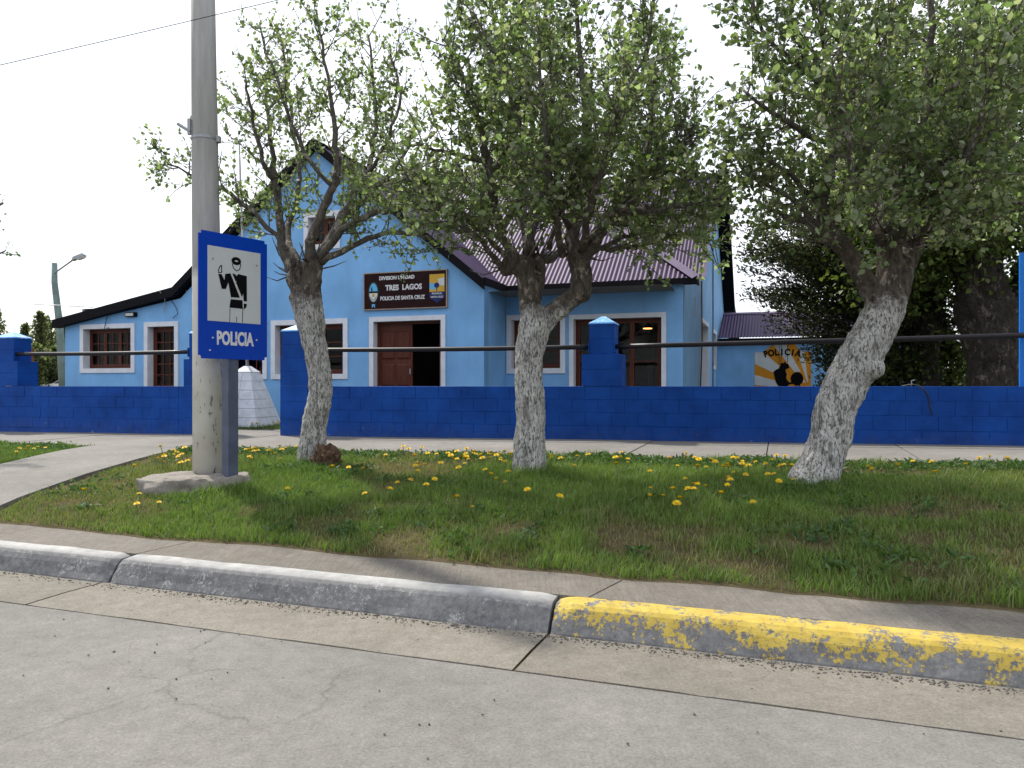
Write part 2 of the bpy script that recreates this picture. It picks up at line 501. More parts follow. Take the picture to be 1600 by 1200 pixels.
def leaf_mat(name, trans=.45, rough=.5):
    t = NT(name)
    a = t.n('ShaderNodeAttribute'); a.attribute_name = 'tint'
    t.base(a.outputs['Color']); t.rough(rough)
    t.b.inputs['Specular IOR Level'].default_value = .35
    tr = t.n('ShaderNodeBsdfTranslucent')
    t.l(t.mix(1, a.outputs['Color'], (1.12, 1.28, .66), 'MULTIPLY'), tr.inputs[0])
    mx = t.n('ShaderNodeMixShader'); mx.inputs[0].default_value = trans
    t.l(t.b.outputs[0], mx.inputs[1]); t.l(tr.outputs[0], mx.inputs[2])
    t.l(mx.outputs[0], t.out.inputs[0])
    return t.mat
M['leaf'] = leaf_mat('leaves', .56)
M['grass'] = leaf_mat('grass_blades', .35, .6)
M['needle'] = leaf_mat('conifer_sprays', .15, .7)
M['petal'] = simple('dandelion_yellow', (.80, .56, .012), .6, .15, 300, 0)
M['stalk'] = simple('flower_stalk', (.12, .17, .05), .6, .2, 60, 0)
M['pebble'] = simple('pebbles', (.13, .12, .11), .9, .5, 30, .2)

def text_mesh(s, size, mat, bold=0.0, sx=1.0, depth=.002):
    cu = bpy.data.curves.new('lettering', 'FONT')
    cu.body = s; cu.size = size; cu.offset = bold; cu.extrude = depth
    cu.align_x = 'CENTER'; cu.align_y = 'CENTER'; cu.resolution_u = 3
    o = bpy.data.objects.new('lettering', cu); col.objects.link(o)
    me = bpy.data.meshes.new_from_object(o.evaluated_get(bpy.context.evaluated_depsgraph_get()))
    bpy.data.objects.remove(o); bpy.data.curves.remove(cu)
    # text lies in x-y facing +z: stand it up to face -y
    me.transform(Matrix.Diagonal((sx, 1, 1, 1)))
    me.transform(Matrix.Rotation(R(90), 4, 'X'))
    me.materials.clear(); me.materials.append(mat)
    return me

# ------------------------------------------------------------------ terrain frames
def frame(deg):
    c, s = math.cos(R(deg)), math.sin(R(deg))
    return lambda u, v, z=0.0: (c * u + s * v, -s * u + c * v, z)
K = frame(20.0)        # kerb and tree line
W = frame(17.0)        # boundary wall and pavement
CK, SK = math.cos(R(20)), math.sin(R(20))
CW, SW = math.cos(R(17)), math.sin(R(17))

def walk_z(s, v):      # pavement height in the wall frame
    return .55 + .0065 * s - .012 * (11.47 - v)

def verge_h(x, y):
    """height of the grass verge at world x, y (numpy)"""
    x = np.asarray(x, float); y = np.asarray(y, float)
    v = SK * x + CK * y; u = CK * x - SK * y
    h = np.interp(v, [4.3, 4.62, 5.2, 6.0, 7.5, 9.2, 12], [.17, .185, .265, .355, .455, .49, .50])
    tilt = .0065 * (u + 3.5) * np.clip((v - 5) / 3, 0, 1)
    p = np.column_stack([x.ravel(), y.ravel()])
    b = (vnoise(p, 1.1, 3, 3) - .5).reshape(x.shape) * .07 * np.clip((v - 4.6) / .6, 0, 1) * np.clip((9.4 - v) / .6, 0, 1)
    return h + tilt + b

# ground sheet out to the horizon
prof = [(-900, -.30), (3, -.30), (4.4, -.30), (4.7, .02), (6, .20), (7.5, .28), (9, .30), (12.3, .30), (13.6, .47), (15.5, .53), (20, .56), (60, .56), (1500, .56)]
mb = MB()
for i in range(len(prof) - 1):
    (v0, z0), (v1, z1) = prof[i], prof[i + 1]
    for u0, u1 in ((-1500, -30), (-30, 30), (30, 1500)):
        mb.quad(K(u0, v0, z0), K(u1, v0, z0), K(u1, v1, z1), K(u0, v1, z1))
tag(mb.build('ground', M['field']), 'open grassy ground around the station', kind='structure')

# far hills
mb = MB()
n = 60
for i in range(n):
    a0, a1 = R(-60 + 120 * i / n), R(-60 + 120 * (i + 1) / n)
    def hh(a): return 18 + 14 * math.sin(a * 5 + 1) + 8 * math.sin(a * 13) + 22 * max(0, math.sin(a + .25))
    for (r0, f0), (r1, f1) in (((700, 0), (900, .8)), ((900, .8), (1100, 1)), ((1100, 1), (1300, .7))):
        mb.quad((r0 * math.sin(a0), r0 * math.cos(a0), hh(a0) * f0), (r0 * math.sin(a1), r0 * math.cos(a1), hh(a1) * f0),
                (r1 * math.sin(a1), r1 * math.cos(a1), hh(a1) * f1), (r1 * math.sin(a0), r1 * math.cos(a0), hh(a0) * f1))
tag(mb.build('hills', M['hill'], smooth=True), 'low grey hills on the horizon', kind='structure')

# road: slabs with a joint along the gutter
mb = MB()
mb.quad(K(-200, -200, -.08), K(200, -200, -.08), K(200, 3.418, -.001), K(-200, 3.418, -.001))
road = tag(mb.build('road', M['road']), 'pale concrete road in the foreground', kind='structure')

# jagged edge for the joints
def jag(a0, a1, f, n, amp, seed):
    r = random.Random(seed)
    return [(a0 + (a1 - a0) * i / n, f + (r.uniform(-amp, amp) if 0 < i < n else 0)) for i in range(n + 1)]

gut = tag(empty('gutter', K(0, 3.7, 0)), 'lighter concrete gutter panels along the kerb', kind='structure')
gj = [-30, -14, -9.4, -6.9, -4.44, -1.24, 1.95, 5.1, 8.3, 14, 30]
gx, gy, _ = K(0, 3.7)
for i in range(len(gj) - 1):
    a, b = gj[i] + .008, gj[i + 1] - .008
    m = MB()
    nn = max(6, int((b - a) / .12))
    lo = jag(a, b, 3.426, nn, .006, i)
    vs = []; fs = []
    for k, (u, v) in enumerate(lo):
        rr = [(v, -.02), (v + .003, .001), (3.70, .006), (4.03, .002)]
        for (vv, zz) in rr:
            x, y, z = K(u, vv, zz); vs.append((x - gx, y - gy, z))
    for k in range(len(lo) - 1):
        for q in range(3):
            fs.append((k * 4 + q, (k + 1) * 4 + q, (k + 1) * 4 + q + 1, k * 4 + q + 1))
    m.add(vs, fs)
    m.build('gutter_panel', M['gutter'] if b < 0 and a > -4.5 else M['gutter_rough'], gut)
m = MB()
a = [K(-30, 3.38, -.005), K(30, 3.38, -.005), K(30, 4.3, -.005), K(-30, 4.3, -.005)]
m.poly([(p[0] - gx, p[1] - gy, p[2]) for p in a])
m.build('gutter_bed', M['soil'], gut)

# kerb: cast lengths with open joints and chipped ends
kerb = tag(empty('kerb', K(0, 4.1, 0)), 'cast concrete kerb, worn white left and worn yellow right', kind='structure')
kx, ky, _ = K(0, 4.1)
kj = [(-30, -14.2, 0), (-14.2, -7.6, 0), (-7.6, -4.39, 0), (-4.39, -1.24, 0), (-1.24, 3.6, 1), (3.6, 8, 1), (8, 30, 1)]
kprof = [(3.975, -.03), (3.985, .012), (4.005, .05), (4.03, .10), (4.050, .132), (4.072, .152), (4.105, .163), (4.185, .168), (4.190, .10), (4.190, -.03)]
for i, (a, b, yl) in enumerate(kj):
    a += .009; b -= .009
    nn = max(4, int((b - a) / .05)) if b - a < 5 else 30
    vs = []; fs = []
    rr = random.Random(100 + i)
    pts = np.array([(a + (b - a) * k / nn, q, 0) for k in range(nn + 1) for q in range(len(kprof))], float)
    ns = vnoise(np.column_stack([pts[:, 0] * 3, pts[:, 1] * .9, np.full(len(pts), i)]), 1.0, 5, 3)
    for k in range(nn + 1):
        u = a + (b - a) * k / nn
        chip = (.018 if k in (0, nn) else (.006 if k in (1, nn - 1) else 0)) * rr.uniform(.4, 1.3)
        for q, (v, z) in enumerate(kprof):
            d = (ns[k * len(kprof) + q] - .5) * .016 if 0 < q < 8 else 0
            zz = z - (chip if 3 <= q <= 7 else 0) + (d * .5 if q > 3 else 0)
            vv = v + (chip * .8 if 1 <= q <= 5 else 0) + d
            x, y, z2 = K(u, vv, zz); vs.append((x - kx, y - ky, z2))
    L = len(kprof)
    for k in range(nn):
        for q in range(L - 1):
            fs.append((k * L + q, (k + 1) * L + q, (k + 1) * L + q + 1, k * L + q + 1))
    fs.append(tuple(range(L - 1, -1, -1))); fs.append(tuple(nn * L + q for q in range(L)))
    MB().add(vs, fs).build('kerb_segment', M['kerb_yellow'] if yl else M['kerb_grey'], kerb, smooth=False)

# brushed concrete strip between kerb and grass
strip = tag(empty('kerb_strip', K(0, 4.45, .17)), 'brushed concrete strip between kerb and grass', kind='structure')
sx0, sy0, _ = K(0, 4.45)
sj = [-30, -10.8, -7.6, -4.3, -1.02, 2.2, 5.4, 30]
for i in range(len(sj) - 1):
    a, b = sj[i] + .006, sj[i + 1] - .006
    m = MB()
    q = [(a - .05, 4.196), (b - .05, 4.196), (b + .16, 4.9), (a + .16, 4.9)]
    top = [K(u, v, .164 + (v - 4.2) * .045) for u, v in q]; bot = [K(u, v, .05) for u, v in q]
    vs = [(p[0] - sx0, p[1] - sy0, p[2] - .17) for p in bot + top]
    m.add(vs, [(3, 2, 1, 0), (4, 5, 6, 7), (0, 1, 5, 4), (1, 2, 6, 5), (2, 3, 7, 6), (3, 0, 4, 7)])
    m.build('strip_panel', M['strip'], strip)

# verge: earth bank that carries the grass
gu = np.linspace(-26, 16, 240); gv = np.concatenate([np.linspace(4.55, 4.75, 5), np.linspace(4.82, 9.6, 44)])
UU, VV = np.meshgrid(gu, gv)
edge = (vnoise(np.column_stack([UU.ravel(), np.zeros(UU.size)]), 2.2, 9, 4).reshape(UU.shape) - .5)
VV = VV + edge * .16 * np.clip((5.2 - VV) / .6, 0, 1)
XX = CK * UU + SK * VV; YY = -SK * UU + CK * VV
ZZ = verge_h(XX, YY)
ZZ[0] -= .06
nv, nu = UU.shape
idx = np.arange(nv * nu).reshape(nv, nu)
Fq = np.stack([idx[:-1, :-1], idx[:-1, 1:], idx[1:, 1:], idx[1:, :-1]], -1).reshape(-1, 4)
tag(obj('verge', np_mesh('verge', np.column_stack([XX.ravel(), YY.ravel(), ZZ.ravel()]), Fq, M['soil'], True)),
    'earth bank of the roadside verge', kind='structure')

# pavement slabs in front of the wall
walk = tag(empty('sidewalk', W(0, 10.3, .5)), 'concrete slab pavement along the blue wall', kind='structure')
wx0, wy0, _ = W(0, 10.3)
s = -24.0; i = 0
js = []
while s < 12:
    js.append(s); s += 1.62
for i in range(len(js) - 1):
    a, b = js[i] + .007, js[i + 1] - .007
    dz = random.uniform(-.004, .004)
    m = MB()
    q = [(a - .1, 9.02), (b - .1, 9.02), (b, 11.60), (a, 11.60)]
    top = [W(u, v, walk_z(u, v) + dz) for u, v in q]; bot = [W(u, v, walk_z(u, v) - .2) for u, v in q]
    vs = [(p[0] - wx0, p[1] - wy0, p[2] - .5) for p in bot + top]
    m.add(vs, [(3, 2, 1, 0), (4, 5, 6, 7), (0, 1, 5, 4), (1, 2, 6, 5), (2, 3, 7, 6), (3, 0, 4, 7)])
    m.build('slab', M['walk'], walk)
m = MB()
m.poly([(p[0] - wx0, p[1] - wy0, p[2] - .5) for p in [W(u, v, walk_z(u, v) - .03) for u, v in ((-24, 9.05), (12, 9.05), (12, 11.6), (-24, 11.6))]])
m.build('joint_bed', M['soil'], walk)

# concrete path that crosses the verge on the left
mb = MB()
py_ = np.linspace(0, 1, 9)
L_ = []; R_ = []
for f in py_:
    xr = -4.62 + .05 * f; xl = -6.05 - .1 * f
    for lst, x, fr, bk in ((L_, xl, (4.66 - SK * xl) / CK, (9.25 - SW * xl) / CW), (R_, xr, (4.66 - SK * xr) / CK, (9.25 - SW * xr) / CW)):
        yy = fr + (bk - fr) * f
        lst.append((x, yy, float(verge_h(np.array([x]), np.array([yy]))[0])))
for k in range(8):
    zz = [(L_[k][2] + R_[k][2]) / 2 + .045, (L_[k + 1][2] + R_[k + 1][2]) / 2 + .045]
    if k == 7: zz[1] = .475
    a, b, c, d = (L_[k][0], L_[k][1], zz[0]), (R_[k][0], R_[k][1], zz[0]), (R_[k + 1][0], R_[k + 1][1], zz[1]), (L_[k + 1][0], L_[k + 1][1], zz[1])
    dn = lambda p: (p[0], p[1], p[2] - .2)
    mb.quad(a, b, c, d); mb.quad(dn(b), b, c, dn(c)) if False else mb.quad(b, dn(b), dn(c), c); mb.quad(dn(a), a, d, dn(d))
tag(mb.build('crossing_path', M['path']), 'concrete path across the grass at left', kind='structure')

# path through the gate
mb = MB()
q = [(-9.5, 11.60), (-7.72, 11.60), (-7.72, 13.15), (-9.5, 13.15)]
mb.poly([W(u, v, .492 + (v - 11.6) * .012) for u, v in q])
for k in range(4):
    a, b = q[k], q[(k + 1) % 4]
    mb.quad(W(*a, .492 + (a[1] - 11.6) * .012), W(*a, .3), W(*b, .3), W(*b, .492 + (b[1] - 11.6) * .012))
tag(mb.build('gate_path', M['walk']), 'concrete path leading in through the gate gap', kind='structure')

# ------------------------------------------------------------------ police station
BO = (-9.0, 14.6, .6)
th = R(19)
bx, by, _ = frame(19.0)(BO[0], BO[1])
station = tag(empty('police_station', (bx, by, BO[2]), -th),
              'sky blue police station with purple corrugated roof and black eaves', 'building')
def Bf(s, v, z): return (s - BO[0], v - BO[1], z - BO[2])

def interp(prof, a):
    for (a0, z0), (a1, z1) in zip(prof[:-1], prof[1:]):
        if a0 - 1e-6 <= a <= a1 + 1e-6: return z0 + (z1 - z0) * (a - a0) / (a1 - a0)
    return prof[-1][1]

def wall_sheet(Mf, prof, zb, holes, th_):
    """Mf(a, t, z) -> local point, t = 0 outside, th_ inside"""
    m = MB(Mf)
    A = sorted(set([p[0] for p in prof] + [h[0] for h in holes] + [h[1] for h in holes]))
    for a0, a1 in zip(A[:-1], A[1:]):
        mid = (a0 + a1) / 2
        hs = sorted([h for h in holes if h[0] < mid < h[1]], key=lambda h: h[2])
        z = zb; spans = []
        for h in hs:
            if h[2] > z: spans.append(((z, z), (h[2], h[2])))
            z = h[3]
        spans.append(((z, z), (interp(prof, a0), interp(prof, a1))))
        for (l0, l1), (t0, t1) in spans:
            m.quad((a0, 0, l0), (a1, 0, l1), (a1, 0, t1), (a0, 0, t0))
            m.quad((a1, th_, l1), (a0, th_, l0), (a0, th_, t0), (a1, th_, t1))
        m.quad((a0, 0, interp(prof, a0)), (a1, 0, interp(prof, a1)), (a1, th_, interp(prof, a1)), (a0, th_, interp(prof, a0)))
    for h in holes:
        a0, a1, z0, z1 = h
        m.quad((a0, 0, z0), (a0, 0, z1), (a0, th_, z1), (a0, th_, z0)); m.quad((a1, 0, z1), (a1, 0, z0), (a1, th_, z0), (a1, th_, z1))
        m.quad((a0, 0, z1), (a1, 0, z1), (a1, th_, z1), (a0, th_, z1)); m.quad((a1, 0, z0), (a0, 0, z0), (a0, th_, z0), (a1, th_, z0))
    for a in (A[0], A[-1]):
        m.quad((a, 0, zb), (a, 0, interp(prof, a)), (a, th_, interp(prof, a)), (a, th_, zb))
    return m

def trim(Mf, a0, a1, z0, z1, w=.10, depth=.20, bottom=True, parent=None, proud=.03, mat='white'):
    """painted surround: ring proud of the wall and lining of the reveal; the opening is a0..a1, z0..z1"""
    m = MB(Mf); e = .012
    zb = z0 - (w if bottom else 0)
    m.box(a0 - w, a0 + e, -proud, depth, zb, z1 + w)
    m.box(a1 - e, a1 + w, -proud, depth, zb, z1 + w)
    m.box(a0 + e, a1 - e, -proud, depth, z1 - e, z1 + w)
    if bottom: m.box(a0 + e, a1 - e, -proud, depth, zb, z0 + e)
    return m.build('trim', M[mat], parent)

def window(Mf, a0, a1, z0, z1, sashes, cols, rows, t=.17, label=None):
    m = MB(Mf); fw = .055; e = .012
    x0, x1, y0, y1 = a0 + e, a1 - e, z0 + e, z1 - e
    m.box(x0, x0 + fw, t, t + .07, y0, y1); m.box(x1 - fw, x1, t, t + .07, y0, y1)
    m.box(x0 + fw, x1 - fw, t, t + .07, y0, y0 + fw); m.box(x0 + fw, x1 - fw, t, t + .07, y1 - fw, y1)
    X0, X1, Y0, Y1 = x0 + fw, x1 - fw, y0 + fw, y1 - fw
    sw = (X1 - X0) / sashes
    cells = []
    for k in range(sashes):
        p0, p1 = X0 + k * sw, X0 + (k + 1) * sw
        b = .045
        m.box(p0 + .002, p0 + b, t - .012, t + .05, Y0 + .002, Y1 - .002); m.box(p1 - b, p1 - .002, t - .012, t + .05, Y0 + .002, Y1 - .002)
        m.box(p0 + b, p1 - b, t - .012, t + .05, Y0 + .002, Y0 + b); m.box(p0 + b, p1 - b, t - .012, t + .05, Y1 - b, Y1 - .002)
        q0, q1, r0, r1 = p0 + b, p1 - b, Y0 + b, Y1 - b
        g = .022
        cw = (q1 - q0 - g * (cols - 1)) / cols; rh = (r1 - r0 - g * (rows - 1)) / rows
        for c in range(1, cols): m.box(q0 + c * cw + (c - 1) * g, q0 + c * (cw + g), t, t + .035, r0, r1)
        for r_ in range(1, rows): m.box(q0, q1, t + .003, t + .032, r0 + r_ * rh + (r_ - 1) * g, r0 + r_ * (rh + g))
        for c in range(cols):
            for r_ in range(rows):
                cells.append((q0 + c * (cw + g), q0 + c * (cw + g) + cw, r0 + r_ * (rh + g), r0 + r_ * (rh + g) + rh))
    w = m.build('window', M['wood'], station)
    if label: w['label'] = label
    for (c0, c1, d0, d1) in cells:
        MB(Mf).box(c0 + .001, c1 - .001, t + .014, t + .019, d0 + .001, d1 - .001).build('pane', M['glass'], w)
    return w

Mfac = lambda a, t, z: Bf(a, 14.6 + t, z)
Mbay = lambda a, t, z: Bf(a, 15.92 + t, z)
SIDE = -1.80
Mside = lambda a, t, z: Bf(SIDE - t, a, z)      # right-hand wall, a runs along depth
Mret = lambda a, t, z: Bf(-5.63 - t, a, z)      # return of the gabled front

# gabled front with the lean-to on its left
APX, APZ, PG = -9.58, 6.72, .81
holes_f = [(-16.30, -14.77, 1.77, 2.77), (-14.28, -13.46, .62, 2.78), (-12.64, -10.97, 1.60, 2.76), (-10.66, -8.89, 1.60, 2.72), (-8.17, -6.57, .62, 2.735), (-9.80, -9.08, 4.45, 5.08)]
gab = lambda a: APZ - .17 - PG * abs(a - APX)
proff = [(-16.91, 2.86), (-13.30, 3.42), (APX, APZ - .15), (-5.63, gab(-5.63))]
wall_sheet(Mfac, proff, .6, holes_f, .25).build('front_wall', M['blue'], station)
# left end wall and return wall
MB(Bf).box(-16.91, -16.66, 14.853, 22, .6, 2.80).build('end_wall', M['blue'], station)
wall_sheet(Mret, [(14.603, 3.42), (16.17, 3.42)], .6, [], .25).build('return_wall', M['blue'], station)
# bay
holes_b = [(-5.50, -4.37, 1.72, 2.80), (-4.10, -2.22, .95, 2.78)]
wall_sheet(Mbay, [(-5.627, 3.44), (SIDE, 3.44)], .6, holes_b, .25).build('bay_wall', M['blue'], station)
# right-hand gable wall
profs = [(15.923, 3.45), (20.2, 4.06), (24.5, 7.78), (28.6, 4.28), (32.0, 3.40)]
holes_s = [(19.75, 21.85, .7, 2.98), (23.6, 24.7, 1.95, 2.95)]
wall_sheet(Mside, profs, .6, holes_s, .25).build('gable_wall', M['blue_side'], station)
# plinths
MB(Bf).box(-16.89, -5.66, 14.63, 14.9, .35, .6).box(-5.62, -1.83, 15.95, 16.2, .35, .6).box(-2.05, -1.83, 16.203, 31.9, .35, .6).build('plinth', M['brick'], station)
MB(Bf).box(-16.93, -5.61, 14.575, 14.62, .58, .63).build('base_band', M['board'], station)

w = window(Mfac, *holes_f[0], 3, 2, 3); trim(Mfac, *holes_f[0], parent=w)
w = window(Mfac, *holes_f[2], 3, 2, 3); trim(Mfac, *holes_f[2], parent=w)
w = window(Mfac, *holes_f[3], 3, 1, 3); trim(Mfac, *holes_f[3], parent=w)
w = window(Mfac, *holes_f[5], 2, 1, 2, label='small attic window in the gable'); trim(Mfac, *holes_f[5], parent=w)
w = window(Mbay, *holes_b[0], 2, 1, 3); trim(Mbay, *holes_b[0], parent=w)
w = window(Mbay, *holes_b[1], 3, 1, 2, label='large glazed opening of the bay'); trim(Mbay, *holes_b[1], w=.085, parent=w)
w = window(Mside, *holes_s[1], 1, 2, 3); trim(Mside, *holes_s[1], parent=w)

# glazed side door of the lean-to
a0, a1, z0, z1 = holes_f[1]
m = MB(Mfac); t0 = .16
st = .11
m.box(a0 + .012, a0 + .012 + st, t0, t0 + .05, z0, z1 - .012); m.box(a1 - .012 - st, a1 - .012, t0, t0 + .05, z0, z1 - .012)
m.box(a0 + .012 + st, a1 - .012 - st, t0, t0 + .05, z1 - .13, z1 - .012); m.box(a0 + .012 + st, a1 - .012 - st, t0, t0 + .05, z0, z0 + .75)
q0, q1, r0, r1 = a0 + .012 + st, a1 - .012 - st, z0 + .75, z1 - .13
cw, rh = (q1 - q0 - .05) / 3, (r1 - r0 - .10) / 5
for c in (1, 2): m.box(q0 + c * cw + (c - 1) * .025, q0 + c * (cw + .025), t0 + .005, t0 + .045, r0, r1)
for r_ in range(1, 5): m.box(q0, q1, t0 + .008, t0 + .042, r0 + r_ * rh + (r_ - 1) * .025, r0 + r_ * (rh + .025))
d = m.build('door', M['wood'], station); d['label'] = 'narrow brown glazed door of the lean-to'
for c in range(3):
    for r_ in range(5):
        u0, y0 = q0 + c * (cw + .025), r0 + r_ * (rh + .025)
        MB(Mfac).box(u0 + .001, u0 + cw - .001, t0 + .02, t0 + .025, y0 + .001, y0 + rh - .001).build('pane', M['glass'], d)
trim(Mfac, a0, a1, z0, z1, bottom=False, parent=d)

# main entrance: left leaf closed, right leaf swung in
a0, a1, z0, z1 = holes_f[4]
m = MB(Mfac)
m.box(a0 + .012, a0 + .07, .15, .22, z0, z1 - .012); m.box(a1 - .07, a1 - .012, .15, .22, z0, z1 - .012); m.box(a0 + .07, a1 - .07, .15, .22, z1 - .07, z1 - .012)
d = m.build('door_frame', M['wood'], station); trim(Mfac, a0, a1, z0, z1, w=.09, bottom=False, parent=d)
def leaf(Mf, l0, l1, t0, parent):
    m = MB(Mf); m.box(l0, l1, t0, t0 + .045, z0 + .01, z1 - .075)
    lf = m.build('door', M['wood'], parent)
    ww = (l1 - l0 - .10) / 2
    for c in range(2):
        for (y0, y1) in ((z0 + .12, z0 + .62), (z0 + .72, z0 + 1.20), (z0 + 1.30, z1 - .20)):
            u0 = l0 + .035 + c * (ww + .03)
            MB(Mf).frustum((u0, u0 + ww, 0, 0.0001), 0, (u0, u0 + ww, 0, .0001), .0001)
            p = MB(Mf)
            b = .035
            vs = [(u0, t0 - .001, y0), (u0 + ww, t0 - .001, y0), (u0 + ww, t0 - .001, y1), (u0, t0 - .001, y1),
                  (u0 + b, t0 - .022, y0 + b), (u0 + ww - b, t0 - .022, y0 + b), (u0 + ww - b, t0 - .022, y1 - b), (u0 + b, t0 - .022, y1 - b)]
            p.add(vs, [(4, 5, 6, 7), (0, 1, 5, 4), (1, 2, 6, 5), (2, 3, 7, 6), (3, 0, 4, 7)])
            p.build('panel', M['wood'], lf)
    return lf
lf = leaf(Mfac, a0 + .075, a0 + .84, .17, station)
MB(Mfac).box(a0 + .79, a0 + .815, .135, .165, 1.60, 1.72).build('door_handle', M['steel'], lf)
Mop = lambda a, t, z: Bf(a1 - .10 - t * 1.0, 14.85 + (a - 0), z)
leaf(Mop, 0.0, .70, .02, station)

# side door on the gable wall: pale panelled door set back
a0, a1, z0, z1 = holes_s[0]
d = MB(Mside).box(a0 + .012, a1 - .012, .19, .24, z0, z1 - .012).build('door', M['white'], station); d['label'] = 'pale side door in the gable wall'
for k in range(3):
    MB(Mside).box(a0 + .2, a1 - .2, .175, .188, z0 + .2 + k * .72, z0 + .8 + k * .72).build('panel', M['white'], d)
trim(Mside, a0, a1, z0, z1, bottom=False, parent=d)

# rooms behind the openings
m = MB(Bf)
m.quad((-16.6, 14.9, .6), (-1.95, 14.9, .6), (-1.95, 19.4, .6), (-16.6, 19.4, .6))
m.quad((-16.6, 19.4, .6), (-1.95, 19.4, .6), (-1.95, 19.4, 3.3), (-16.6, 19.4, 3.3))
m.quad((-16.6, 14.86, 3.3), (-16.6, 19.4, 3.3), (-1.95, 19.4, 3.3), (-1.95, 14.86, 3.3))
for s_ in (-16.6, -13.0, -8.75, -5.9, -2.06): m.box(s_ - .04, s_ + .04, 14.86 if s_ < -5.95 else 16.18, 19.4, .6, 3.3)
m.build('interior', M['room'], station)
m = MB(Bf); m.box(-7.5, -6.6, 19.2, 19.38, 1.5, 2.6); m.box(-7.4, -6.2, 18.6, 19.2, .61, 1.35); m.build('interior_cupboard', M['room_dark'], station)

# ---- roofs: corrugated sheets laid on each slope
def corrugated(name, O, A, Bv, poly, pitch=.095, amp=.0085, mat='roof', sides=6):
    """poly (convex) in (a, b): a along the eave, b up the slope"""
    O, A, Bv = Vector(O), Vector(A).normalized(), Vector(Bv).normalized()
    N = A.cross(Bv)
    if N.z < 0: N = -N
    a0 = min(p[0] for p in poly); a1 = max(p[0] for p in poly)
    n = int((a1 - a0) / pitch * sides)
    vs = []; fs = []
    for i in range(n + 1):
        a = a0 + 1e-4 + (a1 - a0 - 2e-4) * i / n
        bs = []
        for (p, q) in zip(poly, poly[1:] + poly[:1]):
            if (p[0] - a) * (q[0] - a) <= 0 and abs(p[0] - q[0]) > 1e-9:
                bs.append(p[1] + (q[1] - p[1]) * (a - p[0]) / (q[0] - p[0]))
        lo, hi = min(bs), max(bs)
        h = amp * math.sin(2 * math.pi * a / pitch)
        for b in (lo, hi):
            vs.append(Bf(*(O + A * a + Bv * b + N * h)))
    for i in range(n): fs.append((2 * i, 2 * i + 2, 2 * i + 3, 2 * i + 1))
    return MB().add(vs, fs).build(name, M[mat], station, smooth=True)

VG = 14.45
kg = math.sqrt(1 + PG * PG)
# right slope of the front gable: a along depth v, b up towards the ridge (towards -s)
corrugated('roof', (-5.60, 0, APZ - PG * 3.98), (0, 1, 0), (-1, 0, PG), [(VG, 0), (15.70, 0), (19.74, 3.98 * kg), (VG, 3.98 * kg)])
# left slope of the front gable down to the knee, then the lean-to
corrugated('roof', (-13.39, 0, APZ - PG * 3.81), (0, 1, 0), (1, 0, PG), [(VG, 0), (24, 0), (24, 3.81 * kg), (VG, 3.81 * kg)])
ls = (APZ - PG * 3.81 - 2.97) / 3.71; kl = math.sqrt(1 + ls * ls)
corrugated('roof', (-17.1, 0, 2.97), (0, 1, 0), (1, 0, ls), [(VG, 0), (22.1, 0), (22.1, 3.71 * kl), (VG, 3.71 * kl)])
# main hipped roof: front slope between valley and hip
PH = .80; kh = math.sqrt(1 + PH * PH); EZ = 3.53; EV = 15.75
corrugated('roof', (0, EV, EZ), (1, 0, 0), (0, 1, PH), [(-5.66, 0), (-1.49, 0), (-7.53, 6.04 * kh), (-9.58, 3.99 * kh)])
corrugated('roof', (-1.86, 0, EZ + PH * .37), (0, 1, 0), (-1, 0, PH), [(EV + .37, 0), (19.9, 0), (24.8, 5.67 * kh), (21.79, 5.67 * kh)])
# right-hand gable block
PB = .865; kb = math.sqrt(1 + PB * PB)
corrugated('roof', (0, 20.15, 4.10), (1, 0, 0), (0, 1, PB), [(-8.6, 0), (-1.74, 0), (-1.74, 4.35 * kb), (-8.6, 4.35 * kb)])
corrugated('roof', (0, 28.75, 4.20), (1, 0, 0), (0, -1, PB), [(-8.6, 0), (-1.45, 0), (-1.45, 4.25 * kb), (-8.6, 4.25 * kb)])
pl = .25; kp = math.sqrt(1 + pl * pl)
corrugated('roof', (0, 32.2, 3.36), (1, 0, 0), (0, -1, pl), [(-8.6, 0), (-1.45, 0), (-1.45, 3.45 * kp), (-8.6, 3.45 * kp)])

def plank(name, pts, w, t, mat, parent=station, off=(0, 0, 0)):
    """board along a polyline of (s, v, z), depth w downwards, thickness t towards the viewer side"""
    m = MB(Bf)
    for (p, q) in zip(pts[:-1], pts[1:]):
        p, q = Vector(p), Vector(q)
        o = Vector(t)
        d = Vector((0, 0, -w))
        vs = [p, q, q + d, p + d, p + o, q + o, q + d + o, p + d + o]
        m.add(vs, [(0, 1, 2, 3), (7, 6, 5, 4), (1, 0, 4, 5), (3, 2, 6, 7), (0, 3, 7, 4), (2, 1, 5, 6)])
    return m.build(name, M[mat], parent)

ZU = .03
plank('bargeboard', [(-17.14, VG, 2.97 + ZU), (-13.39, VG, 3.634 + ZU), (APX, VG, APZ + ZU)], .21, (0, -.04, 0), 'black')
plank('bargeboard', [(APX + .002, VG, APZ + ZU), (-5.56, VG, APZ - PG * 4.02 + ZU)], .21, (0, -.04, 0), 'black')
# soffits under the verge
m = MB(Bf)
for (p, q) in (((-17.1, 2.80), (-13.39, 3.45)), ((-13.39, 3.45), (APX, APZ - .18)), ((APX, APZ - .18), (-5.6, APZ - PG * 3.98 - .17))):
    m.quad((p[0], VG + .002, p[1]), (q[0], VG + .002, q[1]), (q[0], 14.62, q[1]), (p[0], 14.62, p[1]))
m.quad((-17.12, 14.5, 2.82), (-16.85, 14.5, 2.85), (-16.85, 22, 2.85), (-17.12, 22, 2.82))
m.build('soffit', M['black'], station)
